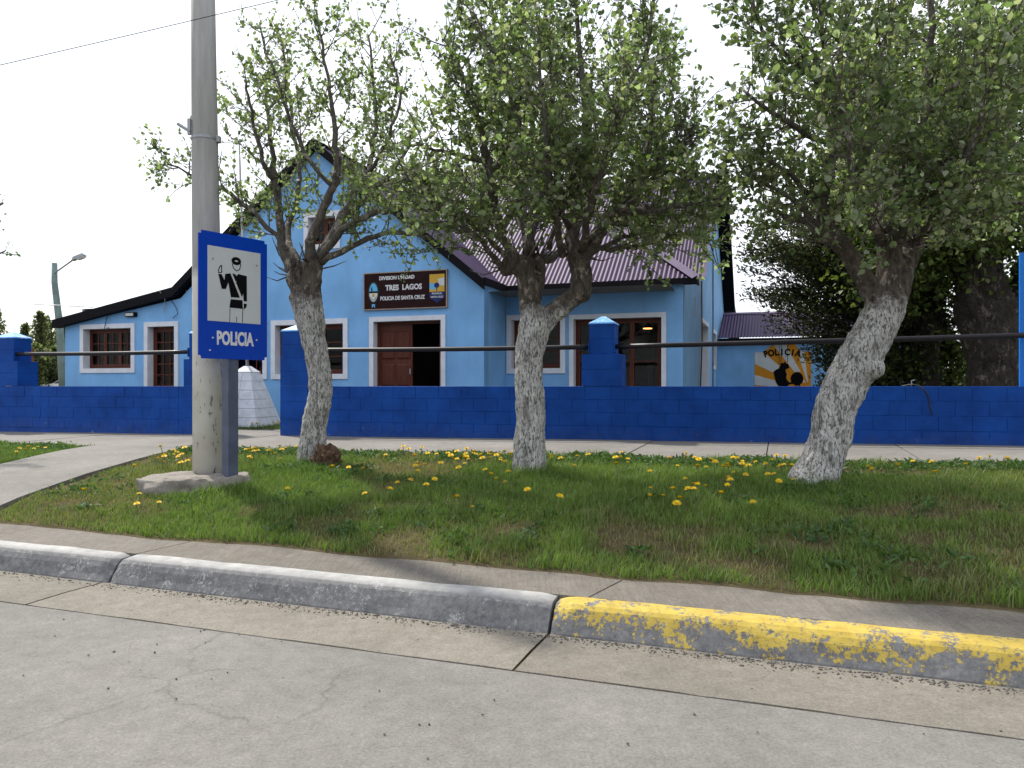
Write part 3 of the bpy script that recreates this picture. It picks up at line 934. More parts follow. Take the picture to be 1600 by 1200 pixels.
# eaves of gable return and bay
m = MB(Bf)
m.box(-5.60, -5.545, VG, EV - .04, 3.40, 3.54)
m.box(-5.60, -1.49, EV - .045, EV - .005, 3.405, 3.52)
m.box(-1.53, -1.49, EV - .004, EV + .36, 3.405, 3.52)
m.build('eave_board', M['black'], station)
m = MB(Bf)
m.quad((-5.62, EV - .03, 3.43), (-1.5, EV - .03, 3.43), (-1.5, 15.94, 3.43), (-5.62, 15.94, 3.43))
m.quad((-5.65, VG, 3.42), (-5.55, VG, 3.42), (-5.55, 15.9, 3.42), (-5.65, 15.9, 3.42))
m.quad((-1.82, 15.9, 3.431), (-1.5, 15.9, 3.431), (-1.5, EV + .36, 3.431), (-1.82, EV + .36, 3.431))
m.build('soffit', M['black'], station)
# rear verge of the right gable, seen edge on
plank('bargeboard', [(-1.45, 24.5, 7.95), (-1.45, 28.75, 4.27), (-1.45, 32.2, 3.42)], .24, (.04, 0, 0), 'black')
m = MB(Bf)
m.quad((-1.44, 24.5, 7.74), (-1.82, 24.5, 7.74), (-1.82, 28.75, 4.06), (-1.44, 28.75, 4.06))
m.quad((-1.44, 28.75, 4.06), (-1.82, 28.75, 4.06), (-1.82, 32.2, 3.2), (-1.44, 32.2, 3.2))
m.build('soffit', M['black'], station)
# flashings: hips, valley, ridge, verge
def flash(name, p, q, w, lift=.03):
    p, q = Vector(p), Vector(q); d = (q - p).normalized()
    side = d.cross(Vector((0, 0, 1))).normalized()
    m = MB(Bf); up = Vector((0, 0, lift)); dn = Vector((0, 0, lift - w * .52))
    m.quad(p + up, q + up, q + side * w + dn, p + side * w + dn); m.quad(q + up, p + up, p - side * w + dn, q - side * w + dn)
    return m.build(name, M['flash'], station)
flash('hip_cap', (-1.47, EV - .02, EZ + .02), (-7.53, 21.79, 8.37), .17)
flash('hip_cap', (-9.58, 19.74, 6.73), (-7.53, 21.79, 8.37), .15)
flash('ridge_cap', (APX, VG, APZ + .02), (APX, 19.8, APZ + .02), .16)
flash('ridge_cap', (-8.6, 24.5, 7.87), (-1.6, 24.5, 7.87), .16)
m = MB(Bf); m.quad((-1.80, 20.15, 4.14), (-1.70, 20.15, 4.14), (-1.70, 24.5, 7.90), (-1.80, 24.5, 7.90)); m.build('verge_flashing', M['flash'], station)

# annex with the mural
AV = 25.2
Mann = lambda a, t, z: Bf(a, AV + t, z)
wall_sheet(Mann, [(-1.795, 2.84), (4.6, 2.84)], .5, [], .25).build('annex_wall', M['blue'], station)
MB(Bf).box(4.35, 4.6, AV + .253, 29, .5, 2.84).build('annex_end_wall', M['blue'], station)
pa = .42; ka = math.sqrt(1 + pa * pa)
corrugated('roof', (0, AV - .18, 2.86), (1, 0, 0), (0, 1, pa), [(-1.74, 0), (4.8, 0), (4.8, 2.3 * ka), (-1.74, 2.3 * ka)])
MB(Bf).box(-1.74, 4.8, AV - .2, AV - .185, 2.72, 2.835).build('eave_board', M['black'], station)
flash('ridge_cap', (-1.74, AV + 2.12, 3.83), (4.8, AV + 2.12, 3.83), .14)

# mural painted on the annex wall
mural = tag(empty('wall_mural', Matrix.Rotation(-th, 4, 'Z') @ Vector(Bf(-.65, AV, 1.31)) + Vector((bx, by, BO[2])), -th),
            'orange and white sunburst mural with black horses lettered POLICIA on the annex wall', 'mural')
def mpt(px, py): return ((px - 218) / 1002 * 1.65, (965 - py) * .00182)
def mural_poly(name, pts, lvl, mat):
    m = MB(); m.prism([mpt(*p) for p in pts], -.004 * lvl, -.004 * lvl + .003)
    return m.build(name, M[mat], mural)
mural_poly('sunburst', [(218, 1280), (218, 365), (385, 365), (455, 300), (550, 240), (660, 195), (780, 172), (880, 190), (950, 240), (1000, 320), (1045, 352), (1220, 365), (1220, 1280)][::-1], 1, 'orange')
for pts in ([(222, 752), (590, 850), (640, 962), (222, 925)], [(222, 368), (386, 368), (660, 600), (650, 680), (560, 716), (222, 565)],
            [(556, 240), (660, 199), (778, 176), (800, 290), (1040, 700), (930, 705), (740, 470)], [(1040, 352), (1100, 356), (1168, 880), (1148, 870), (1012, 450)],
            [(1080, 820), (1135, 890), (1080, 892)]):
    mural_poly('ray', pts[::-1], 2, 'mural_white')
mural_poly('horse', [(560, 700), (600, 668), (655, 645), (690, 590), (645, 552), (690, 570), (712, 540), (735, 560), (765, 525), (785, 560), (825, 572), (840, 640), (812, 648), (780, 660), (775, 700), (800, 740), (786, 800), (800, 840), (830, 868), (830, 920), (800, 962), (690, 964), (640, 930), (600, 880), (580, 800)][::-1], 3, 'ink')
body = [(975 + 112 * math.cos(a), 820 + 112 * math.sin(a)) for a in np.linspace(0, 2 * math.pi, 22, endpoint=False)]
mural_poly('horse', body, 3, 'ink')
mural_poly('horse', [(800, 880), (880, 880), (900, 905), (830, 920)][::-1], 4, 'ink')
for x in (955, 1005): mural_poly('horse_leg', [(x, 900), (x, 985), (x + 22, 985), (x + 22, 900)], 4, 'ink')
for k, ch in enumerate('POLICIA'):
    px = 425 + k * 95; c = (px - 720) / 300
    x, z = mpt(px, 372 + 30 * c * c)
    o = obj('lettering', text_mesh(ch, .27, M['ink'], .012, .85), None, mural, (x, -.016, z), (0, R(18 * c), 0))
for px in (660, 695, 805): MB().tube([(mpt(px, 545)[0], -.05, mpt(px, 545)[1]), (mpt(px + 5, 150)[0], -.08, mpt(px, 150)[1])], .008, 5).build('cord', M['cable'], mural)

# wall lamp, loose cables and conduit of the station
m = MB(Mfac); m.box(-14.92, -14.60, -.07, -.002, 3.02, 3.13); f = m.build('bulkhead_lamp', M['black'], station)
MB(Mfac).box(-14.89, -14.66, -.085, -.071, 3.04, 3.11).build('lens', M['lampglass'], f)
def cable(pts, r=.008, Mf=Mfac, mat='cable', name='loose_cable'):
    MB().tube([Mf(*p) for p in pts], r, 5).build(name, M[mat], station)
cable([(-15.5, -.02, 3.14), (-15.55, -.05, 2.86), (-15.6, -.06, 2.68), (-15.45, -.06, 2.78), (-15.38, -.06, 2.66)])
cable([(-13.55, -.02, 3.36), (-13.4, -.04, 3.2), (-13.35, -.04, 3.05), (-13.5, -.04, 2.95)])
cable([(-13.75, -.2, 3.6), (-13.62, -.16, 3.42), (-13.72, -.05, 3.3), (-13.78, -.05, 3.1)], mat='cable_pale')
cable([(19.2, -.05, 3.95), (19.0, -.06, 2.4), (18.8, -.04, .7)], .012, Mside, 'cable_pale', 'conduit')
cable([(19.5, -.05, 3.95), (19.35, -.07, 2.4), (18.95, -.05, .7)], .016, Mside, 'cable', 'conduit')
cable([(23.2, -.04, 6.2), (23.2, -.04, 2.2), (23.2, -.04, .7)], .018, Mside, 'cable', 'conduit')
cable([(20.5, -.1, 5.3), (21.4, -.25, 4.7), (22.6, -.25, 4.75), (23.2, -.1, 5.4)], .014, Mside)
cable([(18.1, -.03, 3.4), (18.1, -.03, 2.9)], .010, Mside, 'cable_pale', 'conduit')
m = MB(Mside); m.tube([(20.6, -.03, 4.6), (20.6, -.03, 5.7)], .02, 6); m.box(20.55, 20.65, -.12, -.02, 4.9, 5.0); m.box(20.55, 20.65, -.12, -.02, 5.2, 5.3); m.build('cable_bracket', M['steel'], station)
MB(Bf).tube([(-17.6, 14.3, 3.40), (-16.0, 14.6, 3.30)], .012, 5).build('antenna_rod', M['steel'], station)

# things standing inside the bay window
def place_b(s, v, z):
    p = Matrix.Rotation(-th, 4, 'Z') @ Vector(Bf(s, v, z)) + Vector((bx, by, BO[2]))
    return (p.x, p.y, p.z)
t_ = tag(empty('water_dispenser', place_b(-2.62, 16.9, .6), -th), 'pale column water dispenser behind the large bay window', 'dispenser')
MB().lathe([(.10, 0), (.10, 1.15), (.07, 1.2)], sides=14).build('column', M['white'], t_, smooth=False)
MB().lathe([(.05, 1.2), (.11, 1.28), (.12, 1.34), (.12, 1.62), (.09, 1.66)], sides=14).build('bottle', M['block_white'], t_, smooth=False)
b_ = tag(MB().lathe([(.13, 0), (.17, .28), (.18, .30)], sides=14).build('teal_bucket', simple('teal_plastic', (.02, .28, .30), .4, .1, 4, 0), None, False, place_b(-3.02, 16.7, 1.02)), 'teal plastic bucket behind the bay window', 'bucket')
b2 = tag(MB().box(-.35, .35, -.25, .25, 0, .42).box(-.32, .32, -.254, -.251, .05, .36).build('low_cabinet', M['room_dark'], None, False, place_b(-3.05, 16.75, .6), (0, 0, -th)), 'dark low cabinet inside the bay window', 'cabinet')
l_ = tag(empty('ceiling_lamp', place_b(-2.72, 17.2, 2.62)), 'small glowing orange lamp inside the bay window', 'lamp')
MB().tube([(0, 0, .68), (0, 0, .1)], .008, 6).build('cord', M['cable'], l_)
MB().lathe([(.03, .12), (.17, .03), (.175, .02)], sides=14).build('shade', M['black'], l_)
MB().lathe([(.02, .0), (.10, .004), (.10, .025), (.05, .03)], sides=12).build('bulb', M['bulb'], l_)

# ------------------------------------------------------------------ board over the entrance
bs0, bs1, bz0, bz1 = -8.38, -6.43, 2.97, 3.765
board = tag(empty('entrance_board', place_b((bs0 + bs1) / 2, 14.6, bz0), -th), 'maroon board lettered TRES LAGOS over the entrance', 'sign')
hw = (bs1 - bs0) / 2; bh = bz1 - bz0
MB().box(-hw + .02, hw - .02, -.05, -.004, .02, bh - .02).build('panel', M['board'], board)
m = MB()
m.box(-hw, hw, -.056, -.003, 0, .02); m.box(-hw, hw, -.056, -.003, bh - .02, bh); m.box(-hw, -hw + .02, -.056, -.003, .02, bh - .02); m.box(hw - .02, hw, -.056, -.003, .02, bh - .02)
m.build('frame', M['board_edge'], board)
def bput(s, size, x, z, bold=.004, sx=.95): obj('lettering', text_mesh(s, size, M['letter'], bold, sx), None, board, (x, -.053, z))
bput('DIVISION UNIDAD', .105, -.18, .665)
bput('TRES  LAGOS', .155, -.02, .455, .006, .93)
bput('POLICIA DE SANTA CRUZ', .112, -.05, .235, .004, .80)
def ell(cx, cz, rx, rz, a0=0, a1=360, n=24): return [(cx + rx * math.cos(R(a0 + (a1 - a0) * k / n)), cz + rz * math.sin(R(a0 + (a1 - a0) * k / n))) for k in range(n + (0 if a1 - a0 >= 360 else 1))]
ex, ez = -.735, .375
def epoly(name, pts, lvl, mat, par=board): return MB().prism(pts, -.05 - .002 * lvl, -.05 - .002 * lvl + .0015).build(name, M[mat], par)
em = epoly('crest', ell(ex, ez, .125, .225), 1, 'leafgreen')
epoly('crest_field', ell(ex, ez, .10, .195, 180, 360), 2, 'letter', em); epoly('crest_field', ell(ex, ez, .10, .195, 0, 180), 2, 'sky_blue', em)
epoly('crest_band', [(ex - .11, ez - .015), (ex + .11, ez - .015), (ex + .10, ez + .025), (ex - .10, ez + .025)], 3, 'board', em)
epoly('crest_ship', [(ex - .06, ez + .03), (ex - .02, ez + .03), (ex - .03, ez + .12), (ex - .055, ez + .10)], 3, 'navy_ink', em)
epoly('crest_sun', ell(ex, ez - .065, .032, .036), 3, 'gold', em)
ring = ell(ex, ez - .07, .072, .10, 190, 350, 14); ring2 = ell(ex, ez - .07, .062, .088, 350, 190, 14)
ringp = MB()
for k in range(14):
    ringp.prism([ring[k], ring[k + 1], (ex + .062 * math.cos(R(190 + 160 * (k + 1) / 14)), ez - .07 + .088 * math.sin(R(190 + 160 * (k + 1) / 14))), (ex + .062 * math.cos(R(190 + 160 * k / 14)), ez - .07 + .088 * math.sin(R(190 + 160 * k / 14)))], -.057, -.0555)
ringp.build('crest_wreath', M['navy_ink'], em)
epoly('crest_ribbon', [(ex - .045, ez - .25), (ex + .045, ez - .25), (ex + .03, ez - .275), (ex + .045, ez - .32), (ex + .02, ez - .32), (ex, ez - .285), (ex - .02, ez - .32), (ex - .045, ez - .32), (ex - .03, ez - .275)][::-1], 2, 'sky_blue', em)
# square emblem at the right end
fx = .75
e2 = epoly('emblem', [(fx - .17, .335), (fx + .17, .335), (fx + .17, .70), (fx - .17, .70)], 1, 'gold')
epoly('emblem_sky', [(fx - .168, .40), (fx - .05, .37), (fx + .0, .50), (fx - .168, .52)], 2, 'sky_blue', e2)
epoly('emblem_sky', [(fx + .04, .47), (fx + .168, .45), (fx + .168, .62), (fx + .02, .60)], 2, 'mural_white', e2)
epoly('emblem_shape', ell(fx - .005, .47, .06, .055), 3, 'navy_ink', e2)
epoly('emblem_shape', [(fx - .012, .342), (fx + .004, .342), (fx + .004, .42), (fx - .012, .42)], 3, 'navy_ink', e2)
epoly('emblem_shield', [(fx - .17, .332), (fx - .17, .21), (fx - .05, .14), (fx, .10), (fx + .05, .14), (fx + .17, .21), (fx + .17, .332)], 1, 'navy_ink', e2)
for s_, zz, sz in (('PROVINCIA', .295, .052), ('SANTA CRUZ', .225, .054)):
    obj('lettering', text_mesh(s_, sz, M['letter'], .001, .85), None, e2, (fx, -.0545, zz))

# ------------------------------------------------------------------ navy boundary wall, pillars, rails
BLOCKS = []
for k in range(5):
    me = chamfer_mesh('block', .3975, .19, .1975, .004, M['navy'])
    BLOCKS.append(me)
HALF = chamfer_mesh('block', .1975, .19, .1975, .004, M['navy'])

def block_wall(s0, s1, label, top=1.345):
    root = tag(empty('boundary_wall', W((s0 + s1) / 2, 11.576, .4), -R(17)), label, 'wall', 'navy block walls along the pavement')
    off = (s0 + s1) / 2
    L = s1 - s0
    # mortar core and plinth course
    MB().box(-L / 2, L / 2, -.088, .088, 0, top - .4 - .012).build('mortar_core', M['navy'], root)
    m = MB()
    n = int(L / .8)
    for k in range(n):
        a, b = -L / 2 + L * k / n, -L / 2 + L * (k + 1) / n
        j = random.uniform(0, .012)
        m.box(a + .001, b - .001, -.108 - j, .10, -.1, .555 + .0065 * (a + off) + .075 - .4)
    m.build('plinth', M['navy'], root)
    for r_ in range(4):
        z = top - .4 - .1 - r_ * .2
        x = -L / 2
        first = (r_ % 2 == 1)
        while x < L / 2 - .05:
            w_ = .2 if first else .4
            first = False
            if x + w_ > L / 2 + .01: w_ = .2
            me = HALF if w_ == .2 else random.choice(BLOCKS)
            o = obj('block', me, None, root, (x + w_ / 2, random.uniform(-.003, .003), z), (random.uniform(-.006, .006), 0, random.uniform(-.006, .006)))
            x += w_
    return root
block_wall(-20.6, -9.68, 'navy block wall with black rail left of the gate gap')
block_wall(-7.15, 6.2, 'long navy block wall right of the gate gap')

def pillar(sc_, w_low, w_up, label, steps=(1, 1), dep=.46, on_wall=True):
    """steps: wider lower part to the left / right"""
    z0 = .3
    root = tag(empty('wall_pillar', W(sc_, 11.472 + dep / 2, z0), -R(17)), label, 'pillar', 'navy pillars of the boundary wall')
    hu = w_up / 2; hl = w_low / 2
    l = -hl if steps[0] else -hu; r = hl if steps[1] else hu
    def cb(x0, x1, y0, y1, a, b, name):
        me = chamfer_mesh(name, x1 - x0, y1 - y0, b - a, .005, M['navy'], 2)
        return obj(name, me, None, root, ((x0 + x1) / 2, (y0 + y1) / 2, (a + b) / 2))
    d = dep / 2
    zs = [1.047, 1.30, 1.53] if on_wall else [-.1, .48, .78, 1.05, 1.30, 1.53]
    if on_wall: cb(l, r, -d + .21, d, -.1, 1.046, 'buttress')
    for a, b in zip(zs[:-1], zs[1:]): cb(l, r, -d, d, a + .0006, b - .0006, 'block')
    zs = [1.53, 1.76, 1.99]
    du = d * .84
    for a, b in zip(zs[:-1], zs[1:]): cb(-hu, hu, -du, du, a + .0006, b - .0006, 'block')
    m = MB()
    m.frustum((-hu - .012, hu + .012, -du - .012, du + .012), 1.988, (-hu - .004, hu + .004, -du - .004, du + .004), 2.01)
    m.frustum((-hu - .004, hu + .004, -du - .004, du + .004), 2.0101, (-.03, .03, -.03, .03), 2.115)
    m.build('pillar_cap', M['cap'], root)
    return root
pillar(-13.95, .76, .50, 'navy stepped pillar with pale cap at the left edge')
pillar(-9.38, .60, .42, 'navy gate pillar hidden behind the concrete pole', (1, 0), on_wall=False)
pillar(-7.45, .60, .46, 'navy gate pillar with white cap behind the leftmost tree', (0, 1), on_wall=False)
pillar(-2.10, .60, .38, 'navy stepped pillar with light blue cap beside the middle tree')

def rail(s0, s1, label, z0, z1):
    root = tag(empty('rail_pipe', W(s0, 11.56, z0), -R(17)), label, 'rail', 'black pipe rails over the wall')
    n = 10
    pts = [((s1 - s0) * k / n, .0, (z1 - z0) * k / n - .012 * math.sin(math.pi * k / n)) for k in range(n + 1)]
    MB().tube(pts, .037, 14).build('pipe', M['pipe'], root, smooth=True)
    for e_ in (0, n): 
        x = pts[e_][0] + (.0 if e_ == 0 else -.012)
        MB().box(x, x + .012, -.07, .07, pts[e_][2] - .09, pts[e_][2] + .07).build('flange', M['navy'], root)
rail(-13.70, -9.60, 'black pipe rail between left pillar and concrete pole', 1.975, 1.965)
rail(-7.22, -2.29, 'black pipe rail from gate pillar to stepped middle pillar', 1.965, 1.945)
rail(-1.91, 6.0, 'long black pipe rail running right from the middle pillar', 1.945, 2.06)

# black cable hanging over the wall, on the right
p0 = W(2.22, 11.40)
o = tag(empty('hanging_cable', (p0[0], p0[1], 1.0)), 'short black cable hanging over the blue wall at right', 'cable')
MB().tube([(-.12, .25, .35), (-.05, .1, .37), (.0, .04, .355), (.03, -.02, .30), (.08, -.03, .22), (.10, -.035, .08), (.13, -.04, -.04)], .011, 6).build('wire', M['cable'], o)
MB().tube([(-.06, .12, .35), (-.06, .12, .42), (-.02, .12, .43)], .008, 5).build('hook', M['steel'], o)

# blue sign post at the right edge
p0 = W(3.60, 11.75)
o = tag(empty('blue_board_post', (p0[0], p0[1], .5), -R(17)), 'bright blue upright board at the right edge', 'board')
MB().box(-.13, .45, -.02, .02, .3, 2.62).build('panel', simple('bright_blue', (.012, .17, .62), .4, .08, 4, .05), o)
MB().box(.12, .20, .022, .09, -.1, 2.5).build('post', M['post'], o)

# small white obelisk with flagpole
ob = tag(empty('obelisk', (-5.34, 15.5, .55), R(-12)), 'white block obelisk monument behind the gate gap', 'monument')
z = 0; hw0, hw1, H = .50, .175, 1.08
nb = 6
for k in range(nb):
    za, zb2 = H * k / nb, H * (k + 1) / nb - .006
    wa = hw0 + (hw1 - hw0) * za / H; wb = hw0 + (hw1 - hw0) * zb2 / H
    m = MB()
    for (x0, x1, X0, X1) in ((-wa, -.004, -wb, -.004), (.004, wa, .004, wb)):
        m2 = MB(); m2.frustum((x0, x1, -wa, wa), za, (X0, X1, -wb, wb), zb2)
        m2.build('block', M['block_white'], ob)
MB().frustum((-hw1 - .01, hw1 + .01, -hw1 - .01, hw1 + .01), H, (-.05, .05, -.05, .05), H + .12).build('cap', M['block_white'], ob)
MB().frustum((-.46, .46, -.46, .46), -.2, (-.155, .155, -.155, .155), H - .02).build('core', M['block_white'], ob)
fp = tag(empty('flagpole', (-5.34, 15.5, 1.70)), 'thin grey flagpole standing on the white obelisk', 'flagpole')
MB().tube([(0, 0, 0), (-.06, 0, 1.6), (-.17, 0, 4.55)], [.034, .028, .02], 8).build('mast', M['steel'], fp, smooth=True)
MB().tube([(.10, .02, 1.4), (.03, .02, 2.6)], .012, 6).tube([(-.05, 0, 2.3), (.08, .02, 2.3)], .010, 5).build('stay', M['steel'], fp)
MB().lathe([(.0, 4.55), (.035, 4.58), (.035, 4.62), (.0, 4.65)], (-.17, 0, 0), 8).build('finial', M['steel'], fp)

# ------------------------------------------------------------------ concrete pole, footing, police sign
pole = tag(empty('utility_pole', (-3.09, 7.82, .44)), 'tall concrete utility pole with whitewashed base', 'pole')
MB().tube([(0, 0, -.2), (-.012, 0, 1.5), (-.045, 0, 4.0), (-.065, 0, 5.6)], [.152, .142, .122, .112], 28).build('shaft', M['pole'], pole, smooth=True)
m = MB(); m.lathe([(.133, -.014), (.133, .014)], (-.038, 0, 3.42), 24); m.box(.08, .12, -.03, .03, 3.39, 3.45)
m.build('clamp_band', M['steel'], pole)
MB().box(-.175, -.145, -.10, -.07, 3.44, 3.60).tube([(-.15, -.09, 3.47), (-.29, -.05, 3.56)], .018, 6).build('clamp_arm', M['steel'], pole)
# lump of concrete at its foot
bm = bmesh.new(); bmesh.ops.create_icosphere(bm, subdivisions=5, radius=1)
P_ = np.array([v.co[:] for v in bm.verts])
nz = vnoise(P_ + 5, 1.6, 21, 4) - .5
nz2 = vnoise(P_ + 9, 6, 22, 3) - .5
rad = 1 + nz * .38 + nz2 * .10
for v, r_ in zip(bm.verts, rad):
    c = v.co * r_
    zz = max(-.9, min(c.z, .40 + (c.x * .05) + (c.z - .4) * .10))
    rg_ = .16 * float(vnoise(np.array([[c.x * 2.1, c.y * 2.1, c.z * 2.5]]), 1.0, 25, 4)[0] - .5)
    v.co = (c.x * (.52 + rg_), c.y * (.42 + rg_), zz * .30 + rg_ * .55)
me = bpy.data.meshes.new('pole_footing'); bm.to_mesh(me); bm.free()
me.polygons.foreach_set('use_smooth', [True] * len(me.polygons))
tag(obj('pole_footing', me, M['lump'], None, (-3.12, 7.60, .34)), 'rough concrete lump around the foot of the pole', 'footing')

SA = math.atan2(.62, .444)
sign = tag(empty('police_sign', (-2.72, 7.51, .40), SA), 'blue sign lettered POLICIA with officer pictogram on grey post', 'sign')
bm = bmesh.new(); bmesh.ops.create_cube(bm, size=1); bmesh.ops.scale(bm, vec=(.763, .012, 1.21), verts=bm.verts)
ee = [e for e in bm.edges if abs(e.verts[0].co.x - e.verts[1].co.x) < 1e-5 and abs(e.verts[0].co.z - e.verts[1].co.z) < 1e-5]
bmesh.ops.bevel(bm, geom=ee, offset=.03, segments=5, affect='EDGES')
me = bpy.data.meshes.new('plate'); bm.to_mesh(me); bm.free()
plate = obj('plate', me, M['sign_blue'], sign, (0, 0, 1.815))
px0, px1, pz0, pz1 = -.29, .30, 1.57, 2.285
PW, PHH = px1 - px0, pz1 - pz0
pan = MB().box(px0, px1, -.0095, -.0065, pz0, pz1).build('pictogram_panel', M['sign_white'], sign)
def sp(p): return (px0 + p[0] * PW, pz0 + p[1] * PHH)
def spoly(name, pts, mat='ink', lvl=0): return MB().prism([sp(p) for p in pts], -.0125 - .002 * lvl, -.0105 - .002 * lvl).build(name, M[mat], pan)
def sline(name, pts, w=.004):
    m = MB()
    P2 = [Vector(sp(p)) for p in pts]
    for k, (a, b) in enumerate(zip(P2[:-1], P2[1:])):
        d = (b - a).normalized(); nrm = Vector((-d.y, d.x)) * w
        m.prism([tuple(a + nrm), tuple(a - nrm), tuple(b - nrm), tuple(b + nrm)], -.0115 - .0001 * k, -.0105)
    return m.build(name, M['ink'], pan)
spoly('cap', [(.525 + .09 * math.cos(a) , .842 + .055 * math.sin(a)) for a in np.linspace(0, 2 * math.pi, 20, endpoint=False)])
spoly('cap_badge', [(.50, .85), (.545, .85), (.56, .838), (.525, .830), (.49, .838)][::-1], 'sign_white', 1)
sline('face', [(0.447, 0.805), (0.455, 0.780), (0.471, 0.744), (0.528, 0.707), (0.584, 0.731), (0.607, 0.780), (.608, .815)])
spoly('jacket', [(0.192, 0.635), (0.251, 0.637), (0.304, 0.558), (0.318, 0.647), (0.413, 0.664), (0.592, 0.345), (0.424, 0.341), (0.376, 0.540), (0.329, 0.444), (0.255, 0.439)][::-1])
spoly('jacket', [(0.450, 0.668), (0.504, 0.660), (0.529, 0.636), (0.561, 0.669), (0.726, 0.655), (0.728, 0.305), (0.667, 0.303), (0.657, 0.416), (0.634, 0.356)][::-1])
spoly('belt', [(0.420, 0.312), (0.642, 0.315), (0.649, 0.196), (0.397, 0.198)][::-1])
spoly('hand', [(0.667, 0.271), (0.727, 0.270), (0.718, 0.223), (0.669, 0.189)][::-1])
sline('raised_hand', [(0.189, 0.665), (0.201, 0.704), (0.220, 0.736), (0.252, 0.757), (0.253, 0.663), (.189, .652)], .0045)
for a, b in (((0.407, 0.189), (0.401, 0.004)), ((0.649, 0.193), (0.641, 0.005)), ((0.533, 0.080), (0.530, 0.005))): sline('leg_line', [a, b], .003)
for a in ((.52, .56), (.545, .47), (.565, .40)): spoly('button', [(a[0] + .008 * math.cos(k), a[1] + .007 * math.sin(k)) for k in np.linspace(0, 6.28, 8, endpoint=False)], 'gold', 1)
for x, z in ((.091, .830), (.918, .824)): 
    x, z = sp((x, z)); MB().tube([(x, -.018, z), (x, -.010, z)], .007, 8).build('bolt', M['steel'], pan)
obj('lettering', text_mesh('POLICIA', .178, M['letter'], .007, .62), None, sign, (.01, -.0085, 1.405))
for x, z in ((-.235, 1.41), (.255, 1.41), (-.265, 1.29)): MB().tube([(x, -.013, z), (x, -.004, z)], .008, 8).build('bolt', M['letter'], sign)
MB().tube([(.02, -.0135, 1.40), (.02, -.004, 1.40)], .008, 8).build('bolt', simple('rusty_bolt', (.25, .09, .03), .8, .2, 30, 0), sign)
MB().box(-.055, .055, .008, .115, -.25, 2.30).build('post', M['post'], sign)
MB().box(-.25, .25, .0065, .0078, 2.1, 2.16).box(-.25, .25, .0065, .0078, 1.3, 1.36).build('bracket', M['steel'], sign)

# overhead wire
wire = tag(empty('overhead_wire', (-6.5, 7.4, 4.2)), 'thin overhead wire crossing the sky at upper left', 'wire')
MB().tube([(-.35 + 9.5 * k / 20 - 0.0, -.02 * k, -.23 + .102 * k + .0004 * (k - 10) ** 2) for k in range(21)], .0035, 5).build('strand', M['cable'], wire)

# ------------------------------------------------------------------ distant things at left and right
lp = tag(empty('street_lamp', (-17.6, 30, .4)), 'leaning weathered street lamp left of the station', 'street lamp')
MB().tube([(.12, 0, 0), (.0, 0, 2.2), (-.08, 0, 3.4), (-.27, 0, 5.0), (-.27, 0, 5.75)], [.16, .15, .13, .11, .10], 10).build('pole', M['pole_far'], lp, smooth=True)
MB().tube([(-.2, -.1, 5.35), (.5, -.1, 5.85)], .03, 6).build('arm', M['steel'], lp)
hd = MB().frustum((-.28, .28, -.11, .11), 0, (-.18, .2, -.07, .07), .13).build('lamp_head', M['steel'], lp, False, (.75, -.1, 5.92), (0, R(-22), 0))
MB().frustum((-.05, .20, -.08, .08), -.06, (-.10, .24, -.10, .10), -.001).build('lens', M['lampglass'], hd)
for z in (4.55, 4.2): MB().tube([(-.45, 0, z), (-.08, 0, z)], .012, 5).build('crossbar', M['steel'], lp)

bp = tag(empty('brick_pillar', (-12.6, 19.9, .5), R(-17)), 'red brick pillar behind the leftmost blue pillar', 'pillar')
for r_ in range(22):
    for c in range(2):
        x = -.12 + c * .125 if r_ % 2 == 0 else (-.12 if c == 0 else .0)
        MB().box(x, x + (.12 if r_ % 2 == 0 else (.115 if c == 0 else .125)), -.12, .12, r_ * .083, r_ * .083 + .074).build('brick', M['brick'], bp)
MB().box(-.11, .115, -.11, .11, -.1, 1.80).build('mortar_core', M['path'], bp)

